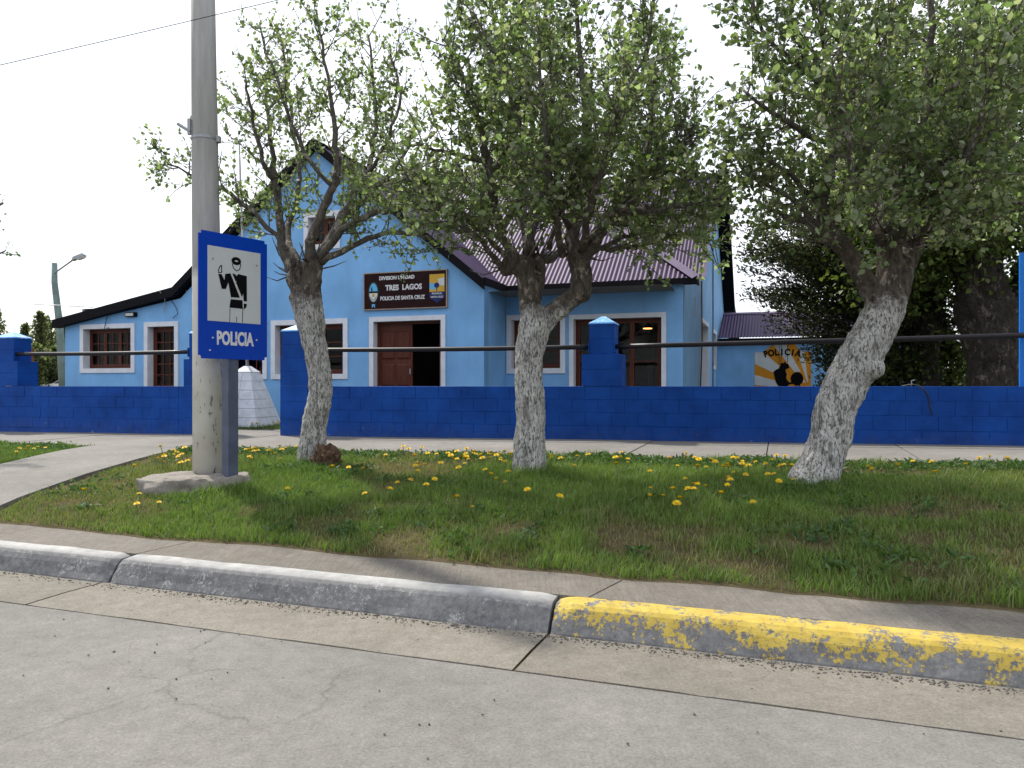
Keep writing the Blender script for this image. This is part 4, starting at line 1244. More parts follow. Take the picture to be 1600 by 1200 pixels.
def car(name, label, loc, rz, paint):
    root = tag(empty(name, loc, rz), label, 'car')
    side = [(-2.1, .35), (-2.1, .75), (-1.95, .92), (-1.1, .98), (-.45, 1.38), (.1, 1.46), (.95, 1.44), (1.55, 1.08), (2.05, 1.0), (2.12, .6), (2.05, .35)]
    bm = bmesh.new()
    ring = []
    for y, sx_ in ((-.82, .0), (-.78, 1), (.78, 1), (.82, 0)):
        ring.append([bm.verts.new((x * (1 if sx_ else .985), y * (.86 if z > 1.2 else 1), z if sx_ else (z * .985 if z > .9 else z))) for x, z in side])
    n = len(side)
    for a, b in zip(ring[:-1], ring[1:]):
        for i in range(n):
            j = (i + 1) % n
            bm.faces.new((a[i], a[j], b[j], b[i]))
    bm.faces.new(ring[0][::-1]); bm.faces.new(ring[-1])
    bmesh.ops.recalc_face_normals(bm, faces=bm.faces[:])
    me = bpy.data.meshes.new('body'); bm.to_mesh(me); bm.free()
    obj('body', me, paint, root)
    for sgn in (-1, 1):
        y0, y1 = sorted((sgn * .80, sgn * .826))
        for pts in ([(-1.0, 1.0), (-.42, 1.33), (.15, 1.38), (.15, 1.0)], [(.22, 1.0), (.22, 1.38), (.9, 1.37), (1.4, 1.06)]):
            mm = MB(); 
            yo = sgn * .828; vs = [(x, yo * (1 - .13 * max(0, z - 1.0) / .4), z) for x, z in pts]
            mm.poly(vs); mm.poly([(x, y - sgn * .01, z) for x, y, z in vs][::-1]); mm.build('side_window', M['carglass'], root)
        for x in (-1.35, 1.35):
            wv = MB(); a = [(.33 * math.cos(k), .33 * math.sin(k)) for k in np.linspace(0, 6.28, 16, endpoint=False)]
            wv.prism([(x + p, .33 + q) for p, q in a], sgn * .70, sgn * .84); wv.build('wheel', M['tyre'], root)
            MB().prism([(x + p * .6, .33 + q * .6) for p, q in a], sgn * .841, sgn * .845).build('wheel_rim', M['steel'], root)
    for pts in ([(-1.06, 1.005), (-.48, 1.375)], [(1.5, 1.115), (1.0, 1.43)]):
        (xa, za), (xb, zb3) = pts
        sg = -1 if xa < 0 else 1
        MB().quad((xa + sg * .012, -.70, za + .012), (xa + sg * .012, .70, za + .012), (xb + sg * .012, .60, zb3 + .012), (xb + sg * .012, -.60, zb3 + .012)).build('windscreen', M['carglass'], root)
    for y in (-.6, .6):
        MB().box(-2.115, -2.08, y - .14, y + .14, .68, .80).build('headlight', M['lampglass'], root)
    return root
car('parked_car', 'white parked car seen beside the left end of the station', (-25.4, 45, .5), R(6), M['carwhite'])
car('parked_car', 'dark car far off between the big trunks at right', (70.5, 120, .56), R(8), M['cardark'])
fpst = tag(MB().tube([(0, 0, 0), (0, 0, 3.4)], .09, 8).box(-.12, .12, -.1, .1, 3.38, 3.45).build('far_post', M['path'], None, False, (41.5, 71, .5)), 'pale far post seen between the big trunks', 'post')
LIMBS_T1 = {
   "trunk": [(-0.01,0.00,-0.13,0.205),(-0.01,0.00,0.05,0.175),(0.00,0.00,0.23,0.157),(0.04,0.00,0.53,0.146),(0.10,0.00,0.82,0.139),(0.07,0.00,1.15,0.135),(0.01,0.00,1.44,0.146),(-0.03,0.00,1.70,0.168),(-0.07,0.00,1.90,0.175)],
   "knobL": [(-0.10,0.00,1.88,0.124),(-0.16,0.00,2.02,0.102),(-0.20,0.00,2.13,0.102)],
   "knobR": [(-0.04,0.00,1.88,0.139),(-0.01,0.00,2.06,0.132),(0.00,0.00,2.22,0.146)],
   "a": [(-0.20,0.00,2.12,0.073),(-0.35,0.10,2.41,0.052),(-0.44,0.20,2.94,0.049),(-0.49,0.20,3.31,0.041),(-0.58,0.30,3.92,0.023),(-0.70,0.40,4.56,0.011)],
   "a2": [(-0.49,0.20,3.28,0.034),(-0.54,0.00,3.36,0.026),(-0.61,-0.20,3.82,0.018),(-0.65,-0.30,4.21,0.011)],
   "b": [(-0.24,0.00,2.17,0.044),(-0.32,-0.10,2.48,0.029),(-0.66,-0.30,2.87,0.025),(-0.90,-0.50,3.03,0.017),(-1.10,-0.60,3.10,0.014),(-1.35,-0.70,3.22,0.007)],
   "c": [(-0.06,0.00,2.24,0.066),(0.11,-0.20,2.68,0.054),(0.30,-0.30,3.07,0.049),(0.38,-0.40,3.30,0.035),(0.33,-0.40,3.82,0.024),(0.26,-0.40,4.29,0.017),(0.15,-0.40,4.97,0.010)],
   "d": [(0.03,0.00,2.27,0.062),(0.24,0.30,2.79,0.057),(0.43,0.50,3.27,0.046),(0.55,0.60,3.56,0.035),(0.59,0.70,4.15,0.024),(0.49,0.80,5.23,0.012)],
   "e": [(0.10,0.00,2.28,0.044),(0.57,-0.20,2.46,0.032),(1.08,-0.50,2.52,0.024),(1.45,-0.70,2.42,0.010)],
   "f": [(0.09,0.00,2.32,0.048),(0.42,-0.30,2.59,0.039),(0.83,-0.50,2.75,0.031),(1.13,-0.60,2.76,0.020),(1.55,-0.80,2.85,0.010)],
   "g": [(-0.13,0.00,2.21,0.044),(-0.45,0.60,2.77,0.035),(-0.41,1.00,3.50,0.028),(-0.59,1.20,4.38,0.021),(-0.74,1.30,5.43,0.013)],
   "h": [(0.05,0.00,2.30,0.044),(0.21,0.80,2.97,0.036),(0.78,1.20,3.72,0.029),(1.01,1.40,4.37,0.013)],
   "i": [(0.30,-0.30,3.08,0.028),(0.01,-0.50,3.44,0.021),(-0.24,-0.60,4.16,0.014),(-0.41,-0.60,4.70,0.007)],
   "j": [(0.43,0.50,3.27,0.031),(0.77,0.30,3.69,0.023),(0.97,0.20,4.26,0.015),(0.86,0.20,4.70,0.007)],
}
LIMBS_T2 = {
   "trunk": [(0.00,0.00,-0.12,0.217),(0.00,0.00,0.06,0.191),(-0.01,0.00,0.27,0.178),(0.01,0.00,0.54,0.158),(-0.01,0.00,0.90,0.155),(-0.01,0.00,1.20,0.151),(0.03,0.00,1.43,0.165),(0.08,0.00,1.57,0.165)],
   "stemL": [(0.04,0.00,1.53,0.125),(0.01,0.00,1.72,0.122),(-0.02,0.00,1.94,0.112),(-0.07,0.00,2.12,0.119)],
   "stemM": [(0.04,0.05,1.76,0.086),(0.10,0.10,1.99,0.080),(0.09,0.15,2.21,0.081)],
   "stemR": [(0.12,0.00,1.49,0.119),(0.22,0.00,1.62,0.119),(0.37,-0.02,1.73,0.125),(0.50,-0.03,1.85,0.125),(0.51,-0.03,2.03,0.118),(0.49,-0.03,2.20,0.131)],
   "knob": [(-0.07,0.00,2.08,0.099),(-0.18,-0.05,2.14,0.085),(-0.26,-0.08,2.07,0.072)],
   "a": [(0.45,0.00,2.22,0.079),(0.43,0.00,2.45,0.069),(0.45,0.10,2.67,0.067),(0.56,0.20,3.18,0.061),(0.62,0.20,3.63,0.047),(0.54,0.30,4.41,0.027),(0.50,0.30,5.41,0.014)],
   "b": [(0.57,0.00,2.25,0.072),(0.70,-0.10,2.41,0.065),(0.86,-0.20,2.70,0.058),(1.06,-0.30,3.02,0.051),(1.20,-0.30,3.49,0.041),(1.13,-0.40,4.09,0.025),(1.23,-0.50,4.85,0.012)],
   "c": [(0.59,0.00,2.23,0.046),(0.81,-0.40,2.54,0.037),(1.08,-0.70,2.53,0.030),(1.36,-0.90,2.52,0.020),(1.69,-1.10,2.54,0.009)],
   "d": [(-0.18,0.00,2.16,0.053),(-0.34,-0.20,2.57,0.045),(-0.42,-0.30,3.02,0.044),(-0.46,-0.30,3.25,0.035),(-0.62,-0.50,3.80,0.019),(-0.85,-0.60,4.18,0.009)],
   "d2": [(-0.44,-0.30,3.12,0.029),(-0.80,-0.50,3.12,0.019),(-1.10,-0.60,3.18,0.009)],
   "d3": [(-0.41,-0.30,2.96,0.032),(-0.20,-0.10,3.41,0.033),(-0.25,0.00,4.36,0.023),(-0.38,0.10,5.17,0.010)],
   "e": [(-0.02,0.00,2.25,0.059),(0.08,0.30,2.75,0.051),(0.18,0.50,3.24,0.045),(0.28,0.60,3.56,0.039),(0.25,0.70,4.41,0.025),(0.17,0.70,5.56,0.011)],
   "f": [(0.10,0.15,2.21,0.047),(0.40,0.80,2.42,0.040),(0.80,1.20,3.18,0.034),(1.06,1.40,4.16,0.023),(1.23,1.50,5.13,0.012)],
   "g": [(-0.28,0.00,2.08,0.033),(-0.43,-0.40,2.21,0.025),(-0.72,-0.80,2.45,0.018),(-0.93,-1.00,2.55,0.009)],
   "h": [(0.02,0.10,2.30,0.047),(-0.18,1.00,3.13,0.041),(-0.34,1.40,4.00,0.031),(-0.50,1.60,5.02,0.016)],
   "i": [(0.51,0.00,2.25,0.046),(0.56,-1.00,2.62,0.032),(0.68,-1.40,3.06,0.022),(0.87,-1.60,3.52,0.011)],
   "j": [(0.34,0.00,2.22,0.040),(0.16,-1.00,2.62,0.029),(0.09,-1.40,3.17,0.019),(0.03,-1.50,3.78,0.011)],
   "k": [(0.84,-0.20,2.66,0.035),(1.32,0.30,3.22,0.031),(1.52,0.50,3.84,0.021),(1.60,0.60,4.51,0.011)],
   "l": [(1.06,-0.30,3.02,0.032),(1.30,-0.60,3.09,0.021),(1.50,-0.80,3.15,0.009)],
   "m": [(0.64,0.00,2.28,0.033),(1.08,0.50,2.41,0.028),(1.63,0.80,2.57,0.022),(2.19,1.00,2.68,0.011)],
   "n": [(0.43,0.00,2.48,0.033),(0.00,-0.50,3.06,0.025),(-0.18,-0.60,3.64,0.018),(-0.54,-0.70,4.38,0.009)],
   "o": [(-.2,0,2.15,.03),(-.5,-.2,2.45,.024),(-.9,-.3,2.68,.016),(-1.25,-.3,2.95,.008)],
   "p": [(.55,0,2.22,.03),(.9,.2,2.4,.024),(1.3,.3,2.65,.016),(1.65,.3,2.9,.008)],
   "q": [(.5,0,2.3,.03),(.9,-.5,2.6,.024),(1.25,-.7,2.9,.016),(1.45,-.8,3.2,.008)],
   "r": [(.0,.1,2.3,.03),(.0,.6,2.7,.02),(-.2,.9,3.0,.008)],
   "s": [(.2,0,2.3,.03),(.3,-.6,2.6,.02),(.4,-1.1,2.9,.008)],
   "t": [(-.1,0,2.2,.03),(-.5,.4,2.6,.02),(-1.0,.6,2.95,.014),(-1.3,.7,3.1,.008)],
}
LIMBS_T3 = {
   "trunk": [(-0.08,0.00,-0.19,0.278),(-0.03,0.00,0.01,0.232),(0.05,0.00,0.20,0.191),(0.13,0.00,0.42,0.185),(0.17,0.00,0.65,0.185),(0.26,0.00,0.89,0.191),(0.39,0.00,1.14,0.197),(0.53,0.00,1.40,0.180),(0.63,0.00,1.61,0.180)],
   "stemL": [(0.60,0.00,1.57,0.127),(0.48,0.00,1.78,0.110),(0.32,-0.05,2.00,0.095),(0.17,-0.10,2.16,0.091)],
   "stemM": [(0.65,0.00,1.60,0.133),(0.67,0.05,1.84,0.122),(0.70,0.10,2.08,0.112),(0.69,0.10,2.23,0.117)],
   "stemR": [(0.68,0.00,1.60,0.116),(0.82,0.10,1.85,0.100),(0.94,0.20,2.07,0.089),(1.03,0.25,2.23,0.090)],
   "knob": [(0.33,-0.05,1.02,0.115),(0.42,-0.12,1.04,0.105),(0.46,-0.14,1.05,0.10)],
   "a": [(0.15,-0.10,2.17,0.069),(0.00,-0.15,2.35,0.059),(-0.03,-0.20,2.51,0.056),(0.05,-0.20,2.85,0.048),(0.15,-0.20,3.20,0.042),(0.03,-0.20,3.44,0.037),(-0.16,-0.20,3.65,0.031),(-0.50,-0.20,3.94,0.017),(-0.67,-0.20,4.39,0.008)],
   "b": [(0.03,-0.15,2.41,0.040),(0.19,-0.30,2.68,0.036),(0.27,-0.40,2.90,0.033),(0.37,-0.50,3.32,0.022),(0.27,-0.60,3.87,0.011)],
   "c": [(0.64,0.10,2.23,0.070),(0.76,0.20,2.65,0.066),(0.96,0.30,3.01,0.057),(1.20,0.40,3.51,0.049),(1.27,0.40,4.15,0.037),(1.23,0.40,4.95,0.018)],
   "d": [(0.06,-0.20,2.99,0.025),(-0.38,-0.50,3.06,0.022),(-0.90,-0.80,3.26,0.010)],
   "e": [(0.66,0.10,2.29,0.038),(0.58,-0.50,2.52,0.030),(0.73,-0.80,2.70,0.021),(1.02,-1.00,2.89,0.010)],
   "f": [(1.04,0.25,2.24,0.054),(1.41,0.40,2.56,0.043),(1.84,0.50,3.02,0.037),(2.22,0.60,3.68,0.028),(2.41,0.60,4.43,0.016)],
   "g": [(0.10,-0.10,2.16,0.034),(0.03,0.30,2.42,0.030),(-0.21,0.50,2.58,0.022),(-0.36,0.60,2.73,0.009)],
   "h": [(0.67,0.00,2.23,0.038),(0.96,1.00,3.03,0.036),(1.01,1.40,3.90,0.028),(0.95,1.60,4.90,0.014)],
   "i": [(0.15,-0.20,3.20,0.028),(-0.08,-0.40,3.64,0.022),(-0.17,-0.50,4.29,0.011)],
   "j": [(1.03,0.25,2.26,0.036),(1.13,-0.30,2.35,0.028),(1.39,-0.50,2.41,0.022),(1.69,-0.60,2.49,0.008)],
   "k": [(1.03,0.25,2.26,0.036),(0.79,-0.80,2.49,0.026),(0.75,-1.20,2.87,0.019),(0.83,-1.30,3.45,0.009)],
   "l": [(-0.03,-0.20,2.48,0.025),(-0.40,-0.40,2.71,0.022),(-0.65,-0.50,2.79,0.008)],
   "m": [(1.20,0.40,3.51,0.028),(1.42,0.10,3.73,0.024),(1.77,0.00,4.09,0.014),(2.11,0.00,4.32,0.009)],
   "n": [(0.64,0.00,2.24,0.029),(0.06,-0.70,2.31,0.023),(-0.17,-1.10,2.76,0.017),(-0.36,-1.20,3.35,0.007)],
   "o": [(.15,-.1,2.2,.03),(-.2,-.3,2.4,.024),(-.5,-.4,2.55,.016),(-.8,-.4,2.75,.008)],
   "p": [(1.0,.2,2.2,.03),(1.4,.5,2.4,.024),(1.9,.6,2.5,.016),(2.4,.6,2.7,.008)],
   "q": [(.7,.1,2.2,.03),(.75,-.5,2.4,.02),(.9,-1.0,2.5,.008)],
   "r": [(.75,.2,2.7,.03),(1.5,.2,3.2,.024),(2.1,.3,3.6,.016),(2.6,.3,4.2,.008)],
   "s": [(.1,-.2,3.3,.03),(.5,-.3,3.9,.02),(.7,-.3,4.6,.008)],
}

# ------------------------------------------------------------------ trees
def remesh_trunk(chains, voxel, seed, amp=.016):
    """chains: lists of (x, y, z, r); returns a bark-displaced single mesh"""
    m = MB()
    for ch in chains:
        P = [Vector(c[:3]) for c in ch]; Rr = [c[3] for c in ch]
        # densify
        pts = []; rad = []
        for i in range(len(P) - 1):
            for k in range(5):
                f = k / 5
                pts.append(P[i].lerp(P[i + 1], f)); rad.append(Rr[i] * (1 - f) + Rr[i + 1] * f)
        pts.append(P[-1]); rad.append(Rr[-1])
        d = (pts[-1] - pts[-2]).normalized()
        pts += [pts[-1] + d * rad[-1] * .5, pts[-1] + d * rad[-1] * .8]; rad += [rad[-1] * .8, rad[-1] * .35]
        m.tube(pts, rad, 20)
    me0 = m.mesh('tmp')
    o = bpy.data.objects.new('tmp', me0); col.objects.link(o)
    rm = o.modifiers.new('r', 'REMESH'); rm.mode = 'VOXEL'; rm.voxel_size = voxel
    me = bpy.data.meshes.new_from_object(o.evaluated_get(bpy.context.evaluated_depsgraph_get()))
    bpy.data.objects.remove(o)
    n = len(me.vertices)
    co = np.empty(n * 3, np.float32); me.vertices.foreach_get('co', co); co = co.reshape(-1, 3).astype(float)
    no = np.empty(n * 3, np.float32); me.vertex_normals.foreach_get('vector', no) if hasattr(me, 'vertex_normals') else me.vertices.foreach_get('normal', no)
    no = no.reshape(-1, 3)
    lump = (vnoise(co, 5.0, seed, 3) - .5) * (1 + .9 * np.clip((co[:, 2] - 1.4) / .5, 0, 1))
    rid = 1 - np.abs(vnoise(co, np.array([17, 17, 5.5]), seed + 5, 3) * 2 - 1)
    rid2 = vnoise(co, np.array([34, 34, 14]), seed + 8, 2) - .5
    co = co + no * (lump * amp * 3.2 + (rid - .6) * amp * 1.9 + rid2 * amp * .8)[:, None]
    me.vertices.foreach_set('co', co.astype(np.float32).ravel()); me.update()
    me.polygons.foreach_set('use_smooth', np.ones(len(me.polygons), bool))
    me.materials.clear()
    return me

def smooth_chain(ch, sub=4):
    """Catmull-Rom resample of (x,y,z,r)"""
    A = np.array(ch, float); n = len(A); out = []
    for i in range(n - 1):
        p0, p1, p2, p3 = A[max(i - 1, 0)], A[i], A[i + 1], A[min(i + 2, n - 1)]
        for k in range(sub):
            t_ = k / sub
            q = .5 * ((2 * p1) + (-p0 + p2) * t_ + (2 * p0 - 5 * p1 + 4 * p2 - p3) * t_ ** 2 + (-p0 + 3 * p1 - 3 * p2 + p3) * t_ ** 3)
            q[3] = p1[3] + (p2[3] - p1[3]) * t_
            out.append(q)
    out.append(A[-1])
    return np.array(out)

LEAF_L = np.array([0, .24, .62, 1.05, .62, .24]); LEAF_W = np.array([0, .42, .36, 0, -.36, -.42])
LEAF_FACES = np.array([[0, 1, 2, 3], [0, 3, 4, 5]])
def leaves_mesh(name, pos, axis, size, tint, mat, width=1.0, rg=rng, fold=.18, flat=.35):
    """one folded round leaf per position; axis = growing direction"""
    n = len(pos)
    ax = axis + rg.normal(0, .55, (n, 3)); ax[:, 2] -= .15
    ax /= np.linalg.norm(ax, axis=1)[:, None] + 1e-9
    nr = rg.normal(0, 1, (n, 3)); nr[:, 2] = np.abs(nr[:, 2]) + flat
    nr -= ax * (nr * ax).sum(1)[:, None]; nr /= np.linalg.norm(nr, axis=1)[:, None] + 1e-9
    sd = np.cross(nr, ax)
    V = (pos[:, None, :] + ax[:, None, :] * (LEAF_L[None, :, None] * size[:, None, None])
         + sd[:, None, :] * (LEAF_W[None, :, None] * size[:, None, None] * width)
         + nr[:, None, :] * (np.abs(LEAF_W)[None, :, None] * fold * size[:, None, None]))
    F_ = (LEAF_FACES[None] + (np.arange(n) * 6)[:, None, None]).reshape(-1, 4)
    C = np.repeat(tint, 6, axis=0)
    return np_mesh(name, V.reshape(-1, 3), F_, mat, False, C)

def leaf_tints(n, rg, base=((.12, .16, .07), (.20, .245, .13), (.33, .36, .265))):
    b = np.array(base)
    k = rg.choice(len(b), n, p=[.40, .40, .20] if len(b) == 3 else None)
    return b[k] * rg.uniform(.75, 1.2, (n, 1)) * rg.uniform(.93, 1.07, (n, 3))

def unit(v): return v / (np.linalg.norm(v) + 1e-9)

def grow(limbs, rg, spacing, shoot_len, start=.25, leaf_gap=.045, twig_n=4, bare=.0, up=.35):
    """side shoots and twigs off each limb -> (tubes, leaf positions, axes)"""
    tubes = []; LP = []; LA = []
    for ch in limbs:
        C = smooth_chain(ch)
        seg = np.linalg.norm(np.diff(C[:, :3], axis=0), axis=1); cum = np.concatenate([[0], np.cumsum(seg)])
        L = cum[-1]
        dd = L * start
        while dd < L:
            f = dd / L
            i = min(np.searchsorted(cum, dd), len(C) - 1); i = max(i, 1)
            p = C[i - 1, :3] + (C[i, :3] - C[i - 1, :3]) * ((dd - cum[i - 1]) / (seg[i - 1] + 1e-9))
            tg = unit(C[i, :3] - C[i - 1, :3])
            rp = rg.normal(0, 1, 3); rp -= tg * rp.dot(tg); rp = unit(rp)
            d0 = unit(.45 * tg + 1.0 * rp + np.array([0, 0, up]))
            sl = shoot_len * rg.uniform(.45, 1.15) * (1.05 - .4 * f)
            pts = [p]; d = d0
            for k in range(4):
                d = unit(d + rg.normal(0, .16, 3) + np.array([0, 0, .10])); pts.append(pts[-1] + d * sl / 4)
            pts = np.array(pts)
            tubes.append((pts, [.0075, .006, .005, .0035, .002]))
            # leaves on the shoot
            nl = max(2, int(sl * .8 / leaf_gap))
            for q in np.linspace(.22, 1, nl):
                if rg.random() < bare: continue
                x = q * 4; j = min(int(x), 3); pp = pts[j] + (pts[j + 1] - pts[j]) * (x - j)
                for _ in range(1 + (rg.random() < .5)):
                    LP.append(pp + rg.normal(0, .012, 3)); LA.append(unit(pts[j + 1] - pts[j]) * .5 + rg.normal(0, .8, 3))
            for _ in range(rg.poisson(twig_n)):
                q = rg.uniform(.15, .95) * 4; j = min(int(q), 3); pp = pts[j] + (pts[j + 1] - pts[j]) * (q - j)
                td = unit(unit(pts[j + 1] - pts[j]) * .6 + rg.normal(0, .7, 3) + np.array([0, 0, .15]))
                tl = rg.uniform(.10, .30) * shoot_len / .6
                mid = pp + td * tl * .5 + rg.normal(0, .01, 3); end = pp + td * tl + np.array([0, 0, .02])
                tubes.append((np.array([pp, mid, end]), [.0035, .0028, .0015]))
                for q2 in np.linspace(.25, 1, max(2, int(tl / leaf_gap))):
                    if rg.random() < bare: continue
                    base = pp + (end - pp) * q2
                    for _ in range(1 + (rg.random() < .55)):
                        LP.append(base + rg.normal(0, .012, 3)); LA.append(td * .5 + rg.normal(0, .8, 3))
            dd += spacing * rg.uniform(.6, 1.4)
    return tubes, np.array(LP), np.array(LA)

def street_tree(name, label, base, data, wash_top, seed, spacing, shoot, leaf, twig_n=4, bare=0., start=.25, group='pollarded street trees with whitewashed trunks'):
    rg = np.random.default_rng(seed)
    root = tag(empty(name, base), label, 'tree', group)
    stem_keys = [k for k in data if k in ('trunk', 'knobL', 'knobR', 'stemL', 'stemM', 'stemR', 'knob')]
    me = remesh_trunk([[(x_, y_, z_, r_ * (.92 if k == 'trunk' else .80)) for x_, y_, z_, r_ in data[k]] for k in stem_keys], .015, seed)
    me.materials.append(bark_mat('whitewashed_bark', wash_top))
    obj('trunk', me, None, root)
    limbs = [v for k, v in data.items() if k not in stem_keys]
    for ch in limbs:
        C = smooth_chain(ch, 5)
        C[1:-1, :3] += rg.normal(0, .012, (len(C) - 2, 3))
        rr = C[:, 3] * (1 + rg.normal(0, .07, len(C)))
        MB().tube(C[:, :3].tolist(), rr.tolist(), 9).build('limb', M['branch'], root, smooth=True)
    # stubby shoots bristling from the pollard heads
    heads = [data[k][-1] for k in stem_keys if k != 'trunk' and not (k == 'knob' and 'stemR' in data and data['knob'][0][2] < 1.5)]
    spr = MB()
    for h in heads:
        for _ in range(16):
            d = unit(rg.normal(0, 1, 3) * np.array([1, 1, .5]) + np.array([0, 0, .7]))
            p = np.array(h[:3]) + d * h[3] * .8
            l_ = rg.uniform(.12, .45)
            q = p + d * l_ * .5 + rg.normal(0, .02, 3); e_ = q + unit(d + np.array([0, 0, .5])) * l_ * .5
            spr.tube([p.tolist(), q.tolist(), e_.tolist()], [.010, .007, .003], 5)
    tubes, LP, LA = grow(limbs, rg, spacing, shoot, start, .045, twig_n, bare)
    for pts, rd in tubes: spr.tube(pts.tolist(), rd, 4, caps=False)
    tag(spr.build('twigs', M['branch'], root), kind='stuff')
    den = vnoise(LP + np.array(base), 2.6, seed + 3, 2); kp = rg.random(len(LP)) < np.clip((den - .24) / .20, .2, 1)
    LP, LA = LP[kp], LA[kp]
    n = len(LP)
    sz = leaf * rg.uniform(.45, 1.3, n)
    lm = leaves_mesh('foliage', LP, LA, sz, leaf_tints(n, rg), M['leaf'], rg=rg)
    tag(obj('crown', lm, None, root), kind='stuff')
    return root, n

_, n1 = street_tree('street_tree', 'slender pollarded tree with sparse crown beside the police sign', (-2.28, 8.77, .48), LIMBS_T1, 2.28, 31, .090, .72, .046, 5.4, .04)
_, n2 = street_tree('street_tree', 'forked pollarded tree with dense crown in the middle', (.184, 7.90, .47), LIMBS_T2, 2.10, 32, .056, .78, .053, 5.4, .0)
_, n3 = street_tree('street_tree', 'leaning pollarded tree with knotted whitewashed trunk at right', (2.751, 6.95, .46), LIMBS_T3, 2.05, 33, .052, .76, .053, 5.4, .0)
# neighbour tree outside the left edge whose branch tips reach into the picture
LIMBS_T0 = {'trunk': [(0, 0, -.15, .2), (.03, 0, .6, .15), (0, 0, 1.5, .14), (.02, 0, 1.95, .17)],
            'knobR': [(.02, 0, 1.9, .14), (.06, 0, 2.2, .14)],
            'a': [(.05, 0, 2.2, .06), (.4, -.1, 2.7, .045), (1.1, -.1, 3.2, .024), (1.65, -.1, 3.55, .010)],
            'b': [(.0, 0, 2.2, .06), (-.3, .3, 2.9, .045), (-.5, .4, 3.8, .028), (-.6, .4, 4.8, .010)],
            'c': [(.05, 0, 2.2, .06), (.1, .2, 3.0, .045), (.15, .3, 4.0, .028), (.2, .3, 5.0, .010)],
            'd': [(.05, 0, 2.2, .05), (.8, .1, 2.6, .030), (1.55, .1, 2.9, .010)],
            'e': [(.0, 0, 2.2, .05), (-.7, -.2, 2.6, .035), (-1.2, -.3, 3.0, .010)]}
print('leaves', n1, n2, n3)
street_tree('street_tree', 'tree at the left edge with only branch tips in view', (-9.0, 11.2, .44), LIMBS_T0, 2.2, 30, .13, .55, .050, 3, .2)

# stump and suckers beside the slender tree
bm = bmesh.new(); bmesh.ops.create_icosphere(bm, subdivisions=4, radius=1)
P_ = np.array([v.co[:] for v in bm.verts]); nz = vnoise(P_ + 3, 2.3, 41, 4) - .5; nz2 = vnoise(P_ + 3, np.array([7, 7, 2]), 42, 3) - .5
for v, a, b in zip(bm.verts, nz, nz2):
    c = v.co * (1 + a * .9 + b * .5); v.co = (c.x * .15, c.y * .13, c.z * .17)
me = bpy.data.meshes.new('stump'); bm.to_mesh(me); bm.free()
tag(obj('root_stump', me, bark_mat('stump_bark', 0, False, (.03, .018, .012), (.16, .10, .065)), None, (-2.07, 8.55, .52)), 'broken brown root stump beside the slender tree', 'stump')

# large old trees behind the wall on the right
def old_tree(name, label, base, chains, crown, seed, n, leaf, tints, group=None, mat='leaf'):
    rg = np.random.default_rng(seed)
    root = tag(empty(name, base), label, 'tree', group)
    me = remesh_trunk(chains, .05, seed, .035); me.materials.append(M['bark_dark']); obj('trunk', me, None, root)
    # leaf clumps
    cs = []
    tw = MB()
    for (cx, cy, cz, rx, ry, rz, w_) in crown:
        k = int(26 * w_)
        d = rg.normal(0, 1, (k, 3)); d /= np.linalg.norm(d, axis=1)[:, None]
        rr = rg.uniform(.35, 1.0, (k, 1)) ** .5
        c = np.array([cx, cy, cz]) + d * rr * np.array([rx, ry, rz])
        cs.append(c)
        for q in c[::2]:
            mid = (np.array([cx, cy, cz - rz * .4]) + q) / 2 + rg.normal(0, .1, 3)
            tw.tube([[cx, cy, cz - rz * .5], mid.tolist(), q.tolist()], [.035, .02, .008], 5)
    cs = np.concatenate(cs)
    tag(tw.build('twigs', M['bark_dark'], root), kind='stuff')
    per = max(1, n // len(cs))
    spread = rg.uniform(.16, .38, (len(cs), 1))
    LP = np.repeat(cs, per, 0) + rg.normal(0, 1, (len(cs) * per, 3)) * np.repeat(spread, per, 0) * np.array([1.2, 1.2, .8])
    LA = rg.normal(0, 1, LP.shape)
    m = len(LP)
    lm = leaves_mesh('foliage', LP, LA, leaf * rg.uniform(.6, 1.3, m), leaf_tints(m, rg, tints), M[mat], rg=rg)
    tag(obj('crown', lm, None, root), kind='stuff')
    return root
GT = ((.045, .07, .018), (.09, .125, .03), (.14, .17, .05))
old_tree('old_poplar', 'huge dark-trunked tree behind the wall at right', (8.85, 14.0, .5),
         [[(0, 0, -.2, .62), (-.02, 0, .5, .50), (.0, 0, 1.2, .46), (-.12, 0, 1.9, .50), (-.3, 0, 2.6, .42), (-.35, .1, 3.6, .34), (-.2, .2, 5.0, .25), (-.1, .2, 7.0, .12)],
          [(0, 0, 1.6, .40), (.5, .1, 2.4, .30), (.9, .1, 3.6, .22), (1.2, .1, 5.2, .12)],
          [(-.3, 0, 2.5, .25), (-.8, .2, 3.6, .20), (-1.3, .2, 5.0, .12)]],
         [(-.3, .2, 5.2, 2.4, 2.0, 1.8, 3.6), (-1.9, .3, 5.3, 1.6, 1.5, 1.7, 2.2), (1.2, 0, 4.6, 1.4, 1.4, 1.5, 1.8), (-.8, -.4, 3.6, 1.5, 1.0, .7, 1.4), (.3, .2, 7.0, 2.5, 2, 1.2, 2.2), (-1.6, .2, 3.0, .7, .6, .8, .8), (.9, -.3, 3.2, .6, .6, .6, .6)], 51, 34000, .085, GT, 'old trees behind the wall')
